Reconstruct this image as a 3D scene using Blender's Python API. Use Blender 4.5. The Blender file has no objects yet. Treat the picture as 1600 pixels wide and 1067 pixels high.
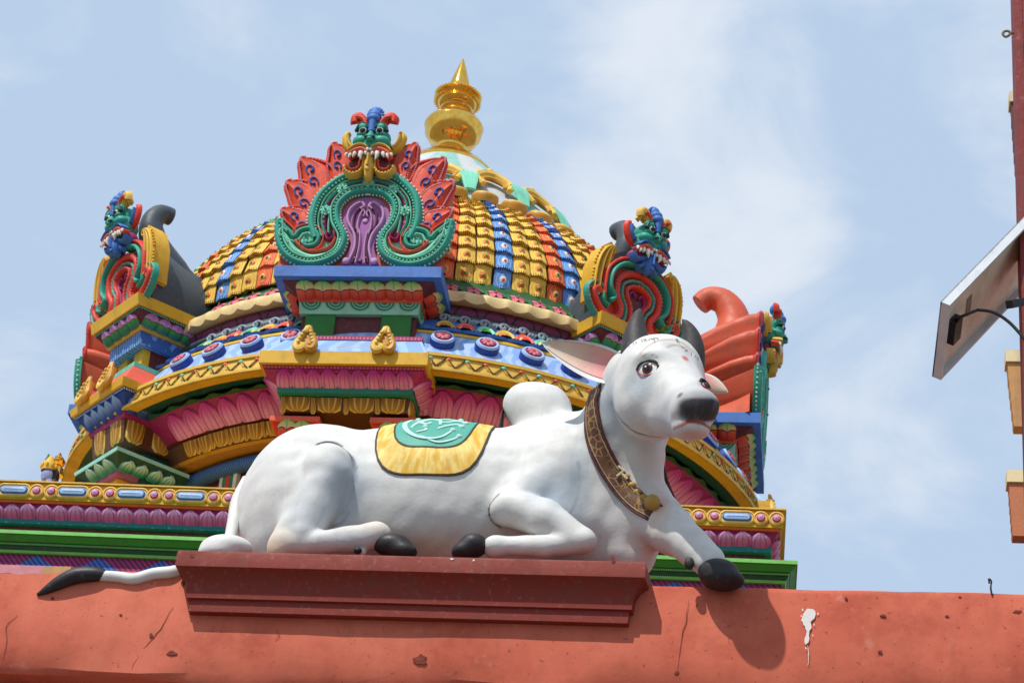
import bpy, math, random
import numpy as np
from mathutils import Vector, Matrix
from mathutils.bvhtree import BVHTree
random.seed(7); np.random.seed(7)
R=math.radians; sin=math.sin; cos=math.cos; pi=math.pi
scene=bpy.context.scene; COL=scene.collection
# ------------------------------------------------------------------ camera, sky, sun, exposure
PITCH,ROLL,YAW,FPX=R(30.0),R(5.2),R(8.85),3900.0
EYE=Vector((0,0,1.6))
cam_data=bpy.data.cameras.new('camera'); cam=bpy.data.objects.new('camera',cam_data); COL.objects.link(cam)
cam_data.sensor_width=36.0; cam_data.lens=FPX/1600*36; cam_data.clip_end=6000; cam_data.clip_start=.05
cam.matrix_world=Matrix.Translation(EYE)@Matrix.Rotation(YAW,4,'Z')@Matrix.Rotation(pi/2+PITCH,4,'X')@Matrix.Rotation(ROLL,4,'Z')
cam_data.dof.use_dof=True; cam_data.dof.focus_distance=10.6; cam_data.dof.aperture_fstop=16
scene.camera=cam
SUN=Vector((-.62,-1.0,1.80)).normalized()
elev=math.asin(SUN.z); azim=math.atan2(SUN.x,SUN.y)
world=bpy.data.worlds.new('World'); scene.world=world; world.use_nodes=True
wt=world.node_tree; wt.nodes.clear()
def wn(t,**k):
    n=wt.nodes.new(t)
    for a,b in k.items(): setattr(n,a,b)
    return n
sky=wn('ShaderNodeTexSky',sky_type='NISHITA',sun_disc=False,sun_elevation=elev,sun_rotation=azim,air_density=1.0,dust_density=1.5,ozone_density=1.5,altitude=0)
tc=wn('ShaderNodeTexCoord'); mp=wn('ShaderNodeMapping'); mp.inputs['Scale'].default_value=(1,1,1.6); mp.inputs['Location'].default_value=(3.23,1.9,.45)
n1=wn('ShaderNodeTexNoise'); n1.inputs['Scale'].default_value=9.0; n1.inputs['Detail'].default_value=7; n1.inputs['Roughness'].default_value=.56; n1.inputs['Distortion'].default_value=.45
rp=wn('ShaderNodeValToRGB'); rp.color_ramp.elements[0].position=.46; rp.color_ramp.elements[1].position=.80
rp.color_ramp.elements[0].color=(0,0,0,1); rp.color_ramp.elements[1].color=(1,1,1,1); rp.color_ramp.interpolation='EASE'
hz=wn('ShaderNodeMix',data_type='RGBA'); hz.inputs[0].default_value=.88; hz.inputs[7].default_value=(4.95,6.3,8.15,1)
mx=wn('ShaderNodeMix',data_type='RGBA'); mx.inputs[7].default_value=(7.1,7.65,8.45,1)
mm=wn('ShaderNodeMath',operation='MULTIPLY'); mm.inputs[1].default_value=.9
def cloud_bank(px,py,deg,amt):            # a soft cloud bank in one direction of the sky
    d=(cam.matrix_world.to_3x3()@Vector(((px-800)/FPX,(533.5-py)/FPX,-1))).normalized()
    v=wn('ShaderNodeVectorMath',operation='DOT_PRODUCT'); v.inputs[1].default_value=d
    nz_=wn('ShaderNodeVectorMath',operation='NORMALIZE'); wt.links.new(tc.outputs['Generated'],nz_.inputs[0]); wt.links.new(nz_.outputs[0],v.inputs[0])
    m=wn('ShaderNodeMapRange',interpolation_type='SMOOTHSTEP'); m.inputs[1].default_value=cos(R(deg)); m.inputs[2].default_value=1.0; m.inputs[4].default_value=amt
    wt.links.new(v.outputs['Value'],m.inputs[0]); return m.outputs[0]
bg=wn('ShaderNodeBackground'); bg.inputs['Strength'].default_value=.1
ow=wn('ShaderNodeOutputWorld')
L=wt.links.new
L(tc.outputs['Generated'],mp.inputs['Vector']); L(mp.outputs['Vector'],n1.inputs['Vector']); 
acc=n1.outputs['Fac']
for a in ((1000,70,2.6,.13),(1120,210,4.4,.17),(1080,420,4.4,.13),(1330,420,3.0,.08),(1250,760,3.2,.08),(120,560,4.5,.05)):
    ad=wn('ShaderNodeMath',operation='ADD'); L(acc,ad.inputs[0]); L(cloud_bank(*a),ad.inputs[1]); acc=ad.outputs[0]
L(acc,rp.inputs['Fac']); L(rp.outputs['Color'],mm.inputs[0])
L(sky.outputs['Color'],hz.inputs[6]); L(hz.outputs[2],mx.inputs[6]); L(mm.outputs[0],mx.inputs[0]); L(mx.outputs[2],bg.inputs['Color']); L(bg.outputs[0],ow.inputs[0])
sl=bpy.data.lights.new('sun','SUN'); sl.energy=3.7; sl.angle=R(.6); sl.color=(1,.95,.87)
so=bpy.data.objects.new('sun',sl); COL.objects.link(so); so.rotation_euler=SUN.to_track_quat('Z','Y').to_euler(); so.location=(-8,-10,30)
scene.render.engine='CYCLES'
scene.view_settings.view_transform='Standard'; scene.view_settings.look='None'; scene.view_settings.exposure=0.13; scene.view_settings.gamma=1.0
scene.view_settings.use_curve_mapping=False
scene.cycles.max_bounces=6; scene.cycles.use_denoising=True
# ------------------------------------------------------------------ helpers
_M3=cam.matrix_world.to_3x3()
def ray(x,y): return (_M3@Vector(((x-800)/FPX,(533.5-y)/FPX,-1))).normalized()
def at(x,y,Y):                       # the point at distance Y behind which that spot of the photo lies
    d=ray(x,y); return EYE+d*((Y-EYE.y)/d.y)
def topx(p):
    q=_M3.transposed()@(Vector(p)-EYE); return 800+FPX*q.x/-q.z, 533.5-FPX*q.y/-q.z
# --- materials
def srgb(r,g,b):
    f=lambda c:(c/12.92 if c<=.04045 else ((c+.055)/1.055)**2.4)
    return (f(r/255),f(g/255),f(b/255),1)
class NT:
    def __init__(s,name):
        s.m=bpy.data.materials.new(name); s.m.use_nodes=True; s.t=s.m.node_tree; s.b=s.t.nodes['Principled BSDF']
    def n(s,t,ins=None,**k):
        x=s.t.nodes.new(t)
        for a,b in k.items(): setattr(x,a,b)
        for a,b in (ins or {}).items():
            if hasattr(b,'is_output') or isinstance(b,bpy.types.NodeSocket): s.t.links.new(b,x.inputs[a])
            else: x.inputs[a].default_value=b
        return x
    def l(s,a,b): s.t.links.new(a,b)
    def math(s,op,a,b=0.0,c=None):
        x=s.t.nodes.new('ShaderNodeMath'); x.operation=op
        for i,v in enumerate((a,b) if c is None else (a,b,c)):
            if isinstance(v,bpy.types.NodeSocket): s.l(v,x.inputs[i])
            else: x.inputs[i].default_value=v
        return x.outputs[0]
    def mix(s,f,a,b):
        x=s.t.nodes.new('ShaderNodeMix'); x.data_type='RGBA'
        for i,v in ((0,f),(6,a),(7,b)):
            if isinstance(v,bpy.types.NodeSocket): s.l(v,x.inputs[i])
            else: x.inputs[i].default_value=v
        return x.outputs[2]
    def ramp(s,f,*st):
        x=s.t.nodes.new('ShaderNodeMapRange'); x.interpolation_type='SMOOTHSTEP'
        s.l(f,x.inputs[0]); x.inputs[1].default_value=st[0]; x.inputs[2].default_value=st[1]
        x.inputs[3].default_value=0; x.inputs[4].default_value=1
        return x.outputs[0]
    def noise(s,scale,detail=4,rough=.55,coord='Object',vec=None):
        if vec is None:
            vec=s.n('ShaderNodeTexCoord').outputs[coord] if coord!='World' else s.n('ShaderNodeNewGeometry').outputs['Position']
        return s.n('ShaderNodeTexNoise',{'Vector':vec,'Scale':scale,'Detail':detail,'Roughness':rough}).outputs['Fac']
    def finish(s,col,rough=.5,dirt=.3,bump=.25,bscale=60,spec=.35):
        w=s.n('ShaderNodeNewGeometry').outputs['Position']
        d=s.ramp(s.noise(7,6,.65,vec=w),.42,.75); f=s.noise(38,3,.6,vec=w)
        vv=s.math('MULTIPLY',d,dirt)
        c=s.mix(vv,col,s.mix(.72,col,(.10,.085,.07,1)))
        c=s.mix(s.math('MULTIPLY',s.ramp(f,.55,.8),dirt*.5),c,s.mix(.5,c,(.62,.58,.5,1)))
        vs=s.n('ShaderNodeMapping',{'Vector':w,'Scale':(24,24,1.7)}).outputs[0]
        c=s.mix(s.math('MULTIPLY',s.ramp(s.noise(1.0,4,.6,vec=vs),.54,.74),dirt*.75),c,s.mix(.6,c,(.09,.075,.065,1)))
        s.l(c,s.b.inputs['Base Color'])
        s.l(s.math('ADD',s.math('MULTIPLY',d,.25),rough+.06),s.b.inputs['Roughness'])
        s.b.inputs['Specular IOR Level'].default_value=spec
        h=s.noise(bscale,4,.6,vec=w)
        bp=s.n('ShaderNodeBump',{'Height':h,'Strength':bump,'Distance':.004})
        s.l(bp.outputs[0],s.b.inputs['Normal'])
        return s.m
MAT={}
def paint(name,rgb,rough=.45,dirt=.35,bump=.3,**k):
    if name not in MAT:
        t=NT(name); x=t.n('ShaderNodeRGB'); x.outputs[0].default_value=srgb(*rgb) if max(rgb)>1 else (*rgb,1)
        MAT[name]=t.finish(x.outputs[0],rough,dirt,bump,**k)
    return MAT[name]
# --- mesh builder
class MB:
    def __init__(s,off=(0,0,0)): s.v=[];s.f=[];s.mi=[];s.uv=[];s.off=Vector(off)
    def pt(s,p): s.v.append((p[0]+s.off.x,p[1]+s.off.y,p[2]+s.off.z)); return len(s.v)-1
    def face(s,idx,m=0,uv=None): s.f.append(tuple(idx)); s.mi.append(m); s.uv.append(uv or [(0.5,0.5)]*len(idx))
    def poly(s,pts,m=0,uv=None): s.face([s.pt(p) for p in pts],m,uv)
    def grid(s,rows,m=0,cu=False,cv=False,uvs=None):
        n=len(rows);k=len(rows[0]); ids=[[s.pt(p) for p in r] for r in rows]
        for i in range(n-(0 if cu else 1)):
            for j in range(k-(0 if cv else 1)):
                a,b=(i+1)%n,(j+1)%k
                s.face((ids[i][j],ids[i][b],ids[a][b],ids[a][j]),m,[(j/(k-1 or 1),i/(n-1 or 1)),((j+1)/(k-1 or 1),i/(n-1 or 1)),((j+1)/(k-1 or 1),(i+1)/(n-1 or 1)),(j/(k-1 or 1),(i+1)/(n-1 or 1))])
        return ids
    def box(s,x0,x1,y0,y1,z0,z1,m=0,M=None):
        P=[Vector(p) for p in ((x0,y0,z0),(x1,y0,z0),(x1,y1,z0),(x0,y1,z0),(x0,y0,z1),(x1,y0,z1),(x1,y1,z1),(x0,y1,z1))]
        if M is not None: P=[M@p for p in P]
        i=[s.pt(p) for p in P]
        for q in ((0,3,2,1),(4,5,6,7),(0,1,5,4),(1,2,6,5),(2,3,7,6),(3,0,4,7)): s.face([i[k] for k in q],m,[(0,0),(1,0),(1,1),(0,1)])
    def tube(s,path,rad,m=0,n=8,cap=True,closed=False,flat=1.0,upv=None):
        P=[Vector(p) for p in path]; N=len(P); rad=rad if hasattr(rad,'__len__') else [rad]*N
        rows=[]; up=Vector(upv) if upv is not None else None
        for i,p in enumerate(P):
            t=(P[(i+1)%N]-P[i-1]) if closed else (P[min(i+1,N-1)]-P[max(i-1,0)])
            if t.length<1e-9: t=Vector((0,0,1))
            t.normalize()
            if up is None: up=t.orthogonal()
            u=(up-t*up.dot(t)); u=u.normalized() if u.length>1e-6 else t.orthogonal().normalized()
            if upv is None: up=u
            w=t.cross(u)
            rows.append([p+(u*cos(2*pi*j/n)*flat+w*sin(2*pi*j/n))*rad[i] for j in range(n)])
        ids=s.grid(rows,m,cu=closed,cv=True)
        if cap and not closed: s.face(ids[0][::-1],m); s.face(ids[-1],m)
    def lathe(s,prof,n=48,m=0,a0=0,a1=2*pi,c=(0,0)):
        full=abs(a1-a0)>=2*pi-1e-6
        rows=[]
        for r,z in prof:
            rows.append([(c[0]+r*sin(a0+(a1-a0)*j/n),c[1]-r*cos(a0+(a1-a0)*j/n),z) for j in range(n if full else n+1)])
        s.grid(rows,m,cv=full)
    def ball(s,c,r,m=0,n=10,k=6,M=None):
        rr=r if hasattr(r,'__len__') else (r,r,r); c=Vector(c); rows=[]
        for i in range(k+1):
            a=-pi/2+pi*i/k; row=[]
            for j in range(n):
                q=Vector((cos(a)*cos(2*pi*j/n)*rr[0],cos(a)*sin(2*pi*j/n)*rr[1],sin(a)*rr[2]))
                if M is not None: q=M@q
                row.append(c+q)
            rows.append(row)
        s.grid(rows,m,cv=True)
    def build(s,name,mats,parent=None,smooth=True,link=True,weld=True,angle=40):
        me=bpy.data.meshes.new(name); me.from_pydata(s.v,[],s.f)
        for m in (mats if isinstance(mats,(list,tuple)) else [mats]): me.materials.append(m)
        me.polygons.foreach_set('material_index',s.mi)
        uv=me.uv_layers.new(name='UVMap'); uv.data.foreach_set('uv',[c for f in s.uv for p in f for c in p])
        if weld:
            import bmesh
            bm=bmesh.new(); bm.from_mesh(me); bmesh.ops.remove_doubles(bm,verts=bm.verts,dist=2e-5); bmesh.ops.dissolve_degenerate(bm,edges=bm.edges,dist=1e-6)
            bmesh.ops.recalc_face_normals(bm,faces=bm.faces); bm.to_mesh(me); bm.free()
        if smooth:
            me.polygons.foreach_set('use_smooth',[True]*len(me.polygons)); me.set_sharp_from_angle(angle=R(angle))
        me.update()
        if not link: return me
        return put(name,me,parent)
def put(name,me,parent=None,M=None):
    o=bpy.data.objects.new(name,me); COL.objects.link(o)
    if parent is not None: o.parent=parent
    if M is not None: o.matrix_local=M
    return o
def empty(name,loc,label,cat,group=None,kind=None):
    o=bpy.data.objects.new(name,None); COL.objects.link(o); o.location=loc; o.empty_display_size=.2
    return tag(o,label,cat,group,kind)
def tag(o,label=None,cat=None,group=None,kind=None):
    if label: o['label']=label
    if cat: o['category']=cat
    if group: o['group']=group
    if kind: o['kind']=kind
    return o
def spline(pts,n=6,closed=False):      # Catmull-Rom through points of any dimension
    P=[np.array(p,float) for p in pts]; N=len(P); out=[]
    for i in range(N if closed else N-1):
        g=lambda k:P[k%N] if closed else P[max(0,min(N-1,k))]
        a,b,c,d=g(i-1),g(i),g(i+1),g(i+2)
        for j in range(n):
            t=j/n; out.append(.5*((2*b)+(c-a)*t+(2*a-5*b+4*c-d)*t*t+(3*b-a-3*c+d)*t**3))
    if not closed: out.append(P[-1])
    return [tuple(float(x) for x in p) for p in out]
# ------------------------------------------------------------------ ground, foreground wall, plinth
gm=NT('ground_paving'); gc=gm.mix(gm.noise(.4,6,.6,'World'),(.13,.118,.10,1),(.20,.18,.155,1)); gm.finish(gc,.85,.2)
g=MB(); g.poly([(-400,-400,0),(400,-400,0),(400,400,0),(-400,400,0)])
tag(g.build('ground',gm.m),kind='structure')
WY=9.5
WZ=at(1180,915,WY).z                    # top of the wall's front edge
wm=NT('red_wall_paint')
pos=wm.n('ShaderNodeNewGeometry').outputs['Position']
c=wm.mix(wm.ramp(wm.noise(1.6,5,.6,vec=pos),.35,.7),srgb(204,108,84),srgb(186,88,66))
st=wm.n('ShaderNodeMapping',{'Vector':pos,'Scale':(9,1,.8)}).outputs[0]
c=wm.mix(wm.math('MULTIPLY',wm.ramp(wm.noise(1.0,5,.65,vec=st),.5,.8),.35),c,srgb(212,124,100))
c=wm.mix(wm.math('MULTIPLY',wm.ramp(wm.noise(3.2,7,.7,vec=pos),.52,.72),.45),c,srgb(158,70,54)); c=wm.mix(wm.math('MULTIPLY',wm.ramp(wm.noise(5.5,8,.72,vec=pos),.60,.68),.35),c,srgb(222,150,128))
c=wm.mix(wm.math('MULTIPLY',wm.ramp(wm.noise(55,3,.5,vec=pos),.66,.74),.6),c,srgb(120,52,42))
wm.finish(c,.66,.22,.32,26,.2)
m2=paint('dark_red_paint',(128,40,26),.55,.4,.45,bscale=22)
w=MB()
nx,nz=60,6
X0,X1=-9.0,4.0; ZB=at(300,1060,WY).z
def wob(x,k): return .006*sin(x*3.1+k)+.004*sin(x*7.7+2*k)
rows=[]
prof=[(.02,ZB-.0),(0,ZB+.03),(0,ZB+.15),(0,WZ-.03),(.012,WZ-.004),(.03,WZ)]
for j,(dy,z) in enumerate(prof):
    rows.append([(X0+(X1-X0)*i/nx,WY+dy+wob(X0+(X1-X0)*i/nx,j)*.5,z+(wob(X0+(X1-X0)*i/nx,1.3*j)*(1.6 if j<2 else .5))) for i in range(nx+1)])
rows.append([(p[0],WY+.75,WZ) for p in rows[-1]]); rows.append([(p[0],WY+.75,ZB) for p in rows[0]])
w.grid(rows,0,cu=True)
wall=w.build('boundary_wall',[wm.m])
tag(wall,'long salmon red plastered wall that the white bull lies on, cracked and chipped','wall')
w=MB(); w.box(X0,X1,WY+.12,WY+.6,0,ZB-.002); w.build('lower_wall',[wm.m],wall)
# damage and stains on the wall face: chips, cracks, droppings
dk=paint('bare_plaster',(122,56,44),.9,.3,.6); wh=paint('dropping_white',(228,220,214),.8,.1,.3)
def blotch(name,x,y,rx,ry,mat,seed,off=.0015,n=13):
    rn=random.Random(seed); p=[]
    for i in range(n):
        a=2*pi*i/n; k=.6+.6*rn.random(); p.append(at(x+rx*k*cos(a),y+ry*k*sin(a),WY-off-.004))
    b=MB(); b.poly(p); c0=[(q[0],q[1]+.012,q[2]) for q in p]
    for i in range(n): b.poly([p[i],c0[i],c0[(i+1)%n],p[(i+1)%n]])
    return b.build(name,[mat],wall,smooth=False)
for i,(x,y,rx,ry) in enumerate([(268,1020,8,4),(656,1030,11,9),(236,992,3,4),(285,910,3,4),(189,960,2.5,2),(82,934,3,2.5),(1375,1018,3.5,3),(1500,932,3,2),(1480,962,3,2),(1590,955,7,3),(1057,1050,3.5,3),(1322,934,2.5,2),(600,932,4,3),(690,926,3,3),(1380,961,5,2)]):
    if not (300<x<985 and y<975): blotch('chip',x,y,rx,ry,dk,i)
def crack(pts,wd,mat=dk,name='crack'):
    P=spline(pts,3); b=MB(); rn=random.Random(int(pts[0][0])); Q=[(x+rn.uniform(-1.3,1.3),y+rn.uniform(-1,1)) for x,y in P]
    b.tube([at(x,y,WY-.003) for x,y in Q],[.0006+.7*wd*(1-abs(2*i/(len(Q)-1)-1)) for i in range(len(Q))],n=5); b.build(name,[mat],wall)
crack([(1076,938),(1072,965),(1068,985),(1058,1045)],.0016)
crack([(270,948),(255,975),(240,995),(225,1012)],.0012)
crack([(216,1025),(208,1040),(203,1055)],.0016)
crack([(28,962),(10,978),(12,1000),(5,1030)],.0012)
crack([(430,1000),(436,992),(430,984)],.0006)
drop=[(1258,954),(1266,950),(1275,955),(1274,965),(1268,970),(1266,985),(1263,1003),(1257,1004),(1259,985),(1256,975),(1253,968)]
rn=random.Random(12); drop=[(x+rn.uniform(-1.6,1.6),y+rn.uniform(-1.2,1.2)) for x,y in spline(drop,3,True)]
b=MB(); b.poly([at(x,y,WY-.005) for x,y in drop])
for x,y,r in ((1254,952,1.6),(1278,958,1.4),(1272,975,1.2),(1252,962,1.2),(1270,992,1.0),(1259,1012,1.2)):
    b.poly([at(x+r*cos(a)*rn.uniform(.6,1.2),y+r*1.3*sin(a)*rn.uniform(.7,1.3),WY-.005) for a in np.linspace(0,2*pi,8)[:-1]])
b.f=b.f; b.build('dropping',[wh],wall,smooth=False)
b=MB(); b.poly([at(x,y,WY-.0055) for x,y in [(1262,965),(1266,960),(1268,966),(1265,972)]]); b.build('dropping',[wh],wall,smooth=False)
crack([(1262,1008),(1264,1020),(1262,1040)],.0022,wh,'dropping')
for k,(x,y) in enumerate([(1268,965),(1441,962)]): pass
# thin wire hook standing on the wall
b=MB(); b.tube([at(x,y,WY+(.02 if y<913 else -.003)) for x,y in spline([(1550,929),(1548,918),(1549,908),(1545,904),(1546,911)],4)],.004,n=6)
tag(b.build('wire_hook',[paint('rusty_iron',(48,34,28),.7,.4)]),'small dark bent wire hook sticking up from the right end of the red wall','hook')
# painted paving strip: pink and yellow fragment resting behind the tail at the far left
# plinth: slab with cavetto below, bracketed out of the wall face
PY=9.385                                # front of the slab
PZ=at(640,868,PY).z                     # top
pl=MB()
def lvl(y,z,xl,xr,back=WY+.5): return [(xl-.0,back,z),(xl,y,z),(xr,y,z),(xr+.35*(min(back,WY+.02)-y),back,z)]
pxl=at(275,875,PY).x; pxr=at(1009,880,PY).x
hh=.072
z0=PZ;z1=PZ-hh
inset=lambda d:(pxl+d*.9,pxr-d*.9)
L_=[]
for d,z in [(.004,z0),(0,z0-.012),(0,z1),(.012,z1-.006),(.035,z1-.03),(.052,z1-.065),(.058,z1-.115),(.058,z1-.12),(.072,z1-.124),(.074,z1-.175)]:
    a,bb=inset(d); L_.append(lvl(PY+d,z,a,bb))
ids=pl.grid(L_,0); 
pl.face([i for i in ids[0]],0); pl.face([i for i in ids[-1]][::-1],0)
plinth=pl.build('statue_plinth',[m2],angle=30)
tag(plinth,'dark red moulded plinth slab under the white bull, projecting from the wall face','plinth')
for i,(x,y,rx,ry) in enumerate([(300,868,4,3),(958,874,4,6),(690,928,3,3),(600,928,4,3),(706,873,3,1.5),(740,875,2,1.5)]):
    p=[at(x+rx*cos(a)*(.7+.5*random.random()),y+ry*sin(a),PY-.002+(.058 if y>900 else 0)) for a in np.linspace(0,2*pi,9)[:-1]]
    b=MB(); b.poly(p); b.build('chip',[dk if i<4 else wh],plinth,smooth=False)

# painted fragment of an older coping on the wall top at the far left
for nm,mt,xa,xb in (('pink_coping',paint('coping_pink',(214,140,146),.6,.4),-60,68),('ochre_coping',paint('coping_ochre',(196,146,96),.6,.4),68.5,112)):
    p0=at(xa,886,WY+.004);p1=at(xb,888,WY+.004); b=MB(); rn=random.Random(9); n=10
    b.grid([[(p0.x+(p1.x-p0.x)*i/n,WY-.004,WZ-.035+rn.uniform(-.006,.006)) for i in range(n+1)],[(p0.x+(p1.x-p0.x)*i/n,WY-.004,WZ+.006) for i in range(n+1)],[(p0.x+(p1.x-p0.x)*i/n,WY+.2,WZ+.008) for i in range(n+1)]])
    b.build(nm,[mt],wall)
# ------------------------------------------------------------------ the reclining bull
class SDF:
    """smooth union of ellipsoids and tapered limbs, turned into one skin by surface nets"""
    def __init__(s): s.pr=[]
    def ell(s,c,r,k=.05,rot=None,sub=False): s.pr.append(('e',np.array(c,float),np.array(r,float),k,None if rot is None else np.array(rot.to_3x3().inverted()),sub))
    def limb(s,a,b,ra,rb,k=.04,sub=False): s.pr.append(('c',np.array(a,float),np.array(b,float),k,(ra,rb),sub))
    def chain(s,pts,rs,k=.04,k0=None):
        for i in range(len(pts)-1): s.limb(pts[i],pts[i+1],rs[i],rs[i+1],(k0 if i==0 and k0 is not None else .015 if i else k))
    def eval(s,P):
        D=None
        for t,a,b,k,x,sub in s.pr:
            if t=='e':
                q=P-a
                if x is not None: q=q@x.T
                n=np.linalg.norm(q/b,axis=-1); m=np.linalg.norm(q/(b*b),axis=-1)+1e-9
                d=n*(n-1)/m
            else:
                ba=b-a; pa=P-a; h=np.clip((pa@ba)/(ba@ba),0,1)
                d=np.linalg.norm(pa-h[...,None]*ba,axis=-1)-(x[0]+(x[1]-x[0])*h)
            if D is None: D=d
            elif sub:
                h=np.clip(.5-.5*(d+D)/k,0,1); D=D*(1-h)-d*h+k*h*(1-h)
            else:
                h=np.clip(.5+.5*(D-d)/k,0,1); D=d*h+D*(1-h)-k*h*(1-h)
        return D
    def skin(s,lo,hi,h,name,mats,parent=None):
        lo=np.array(lo,float); n=np.ceil((np.array(hi)-lo)/h).astype(int)+1
        D=np.empty(n,np.float32); ys=lo[1]+h*np.arange(n[1]); zs=lo[2]+h*np.arange(n[2])
        for i0 in range(0,n[0],24):
            xs=lo[0]+h*np.arange(i0,min(i0+24,n[0])); G=np.stack(np.meshgrid(xs,ys,zs,indexing='ij'),-1).astype(np.float32); D[i0:i0+len(xs)]=s.eval(G)
        S=D<0
        cs=[(a,b,c) for a in (0,1) for b in (0,1) for c in (0,1)]
        sl=lambda A,c:A[c[0]:n[0]-1+c[0],c[1]:n[1]-1+c[1],c[2]:n[2]-1+c[2]]
        cnt=sum(sl(S,c).astype(np.int8) for c in cs); act=(cnt>0)&(cnt<8)
        I=np.argwhere(act); idx=-np.ones(act.shape,int); idx[act]=np.arange(len(I))
        acc=np.zeros((len(I),3)); num=np.zeros(len(I))
        for i,a in enumerate(cs):
            for b in cs[i+1:]:
                if sum(abs(p-q) for p,q in zip(a,b))!=1: continue
                da=D[I[:,0]+a[0],I[:,1]+a[1],I[:,2]+a[2]]; db=D[I[:,0]+b[0],I[:,1]+b[1],I[:,2]+b[2]]
                m=(da<0)!=(db<0); t=np.where(m,da/(da-db+1e-12),0)[:,None]
                acc+=np.where(m[:,None],np.array(a)+t*(np.array(b)-np.array(a)),0); num+=m
        V=lo+h*(I+acc/num[:,None]); F=[]
        for ax in range(3):
            o=[0,1,2]; o.remove(ax); u,v=o
            A=[slice(None)]*3;B=[slice(None)]*3; A[ax]=slice(0,-1);B[ax]=slice(1,None)
            E=np.argwhere(S[tuple(A)]!=S[tuple(B)]); E=E[(E[:,u]>0)&(E[:,v]>0)&(E[:,u]<n[u]-1)&(E[:,v]<n[v]-1)]
            sgn=S[E[:,0],E[:,1],E[:,2]]
            def cell(du,dv):
                c=E.copy(); c[:,u]-=du; c[:,v]-=dv; return idx[c[:,0],c[:,1],c[:,2]]
            q=np.stack([cell(1,1),cell(0,1),cell(0,0),cell(1,0)],1)
            flip=sgn if ax!=1 else ~sgn
            q[~flip]=q[~flip][:,::-1]; F.append(q)
        F=np.concatenate(F)
        me=bpy.data.meshes.new(name); me.from_pydata(V.tolist(),[],F.tolist())
        for m in (mats if isinstance(mats,list) else [mats]): me.materials.append(m)
        me.polygons.foreach_set('use_smooth',[True]*len(me.polygons)); me.update()
        return put(name,me,parent),V,F
bull=empty('bull_statue',(-1.6,9.9,PZ),'big white reclining bull statue with grey horns, brown collar and teal saddle cloth','statue')
BL=Vector(bull.location)
# painted skin: colours come from a painted-regions attribute on the skin
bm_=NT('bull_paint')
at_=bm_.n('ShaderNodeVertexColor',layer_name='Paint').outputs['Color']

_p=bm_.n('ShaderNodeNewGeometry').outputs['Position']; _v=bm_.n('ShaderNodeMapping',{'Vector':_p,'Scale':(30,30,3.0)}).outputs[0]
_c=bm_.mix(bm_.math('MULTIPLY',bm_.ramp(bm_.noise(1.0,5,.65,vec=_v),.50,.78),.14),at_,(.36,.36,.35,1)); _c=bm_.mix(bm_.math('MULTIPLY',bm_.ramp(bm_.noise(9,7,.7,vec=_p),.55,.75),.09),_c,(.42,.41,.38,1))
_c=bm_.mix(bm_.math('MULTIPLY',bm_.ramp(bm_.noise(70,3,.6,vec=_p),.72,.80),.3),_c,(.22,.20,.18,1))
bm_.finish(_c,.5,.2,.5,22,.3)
gold_old=paint('old_gold',(178,140,60),.4,.4)
horn_m=paint('horn_grey',(58,54,57),.5,.35); hoof_m=paint('hoof_black',(38,36,40),.42,.25); white_m=paint('bull_white',(210,210,206),.42,.16,.22,bscale=34)
black_m=paint('line_black',(24,20,20),.5,.1)
A=lambda x,y,Y:np.array(at(x,y,Y))
S=SDF()
# trunk
S.ell(A(486,812,9.90),(.335,.36,.43),.08)
S.limb(A(520,798,9.90),A(860,798,9.90),.36,.36,.10)
S.ell(A(680,802,9.90),(.46,.37,.41),.10)
S.ell(A(905,800,9.87),(.27,.32,.40),.10)
# hump leaning back, withers
S.ell(A(844,641,9.90),(.138,.12,.128),.07,rot=Matrix.Rotation(R(-25),3,'Y'))
S.limb(A(822,634,9.9),A(852,654,9.9),.105,.115,.04)
S.limb(A(860,745,9.88),A(905,715,9.85),.25,.2,.10)
# neck up to the head, front of chest and dewlap
S.limb(A(922,772,9.82),A(985,650,9.60),.23,.175,.10)
S.limb(A(985,650,9.60),A(1000,600,9.48),.18,.17,.07)
S.ell(A(968,800,9.80),(.19,.2,.30),.12)
S.limb(A(1004,720,9.60),A(1000,800,9.70),.085,.09,.10)
S.limb(A(1000,800,9.72),A(985,870,9.75),.09,.10,.10)
# near shoulder and folded foreleg
S.ell(A(862,735,9.68),(.155,.12,.24),.07,rot=Matrix.Rotation(R(14),3,'Y'))
S.limb(A(866,740,9.64),A(800,790,9.57),.115,.085,.05)
S.chain([A(796,793,9.54),A(850,810,9.52),A(908,842,9.50)],[.080,.085,.054],.014)
S.ell(A(912,846,9.50),(.058,.055,.05),.012)
S.ell(A(788,797,9.53),(.06,.06,.065),.02)
S.chain([A(908,846,9.51),A(850,853,9.50),A(775,853,9.49)],[.055,.045,.042],.02)
S.ell(A(772,854,9.49),(.05,.05,.045),.03)
# near haunch and hind leg
S.ell(A(497,770,9.64),(.165,.15,.235),.016,rot=Matrix.Rotation(R(12),3,'Y'))
S.ell(A(512,738,9.565),(.118,.12,.135),.012)
S.limb(A(514,745,9.555),A(478,832,9.53),.112,.075,.012)
S.limb(A(500,782,9.62),A(448,842,9.54),.14,.062,.03)
S.chain([A(442,850,9.54),A(500,847,9.515),A(570,840,9.50)],[.058,.050,.058],.014)
S.ell(A(436,852,9.535),(.05,.05,.05),.012)
S.limb(A(434,862,9.54),A(446,838,9.55),.045,.05,.03)
S.ell(A(588,836,9.51),(.066,.06,.06),.03)
S.ell(A(566,862,9.50),(.02,.02,.02),.01)
# far foreleg stretched forward over the end of the plinth
S.chain([A(1015,800,9.66),A(1052,832,9.56),A(1080,852,9.50),A(1105,874,9.46)],[.12,.098,.08,.068],.06)
S.ell(A(1110,880,9.46),(.062,.06,.058),.03)
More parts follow.
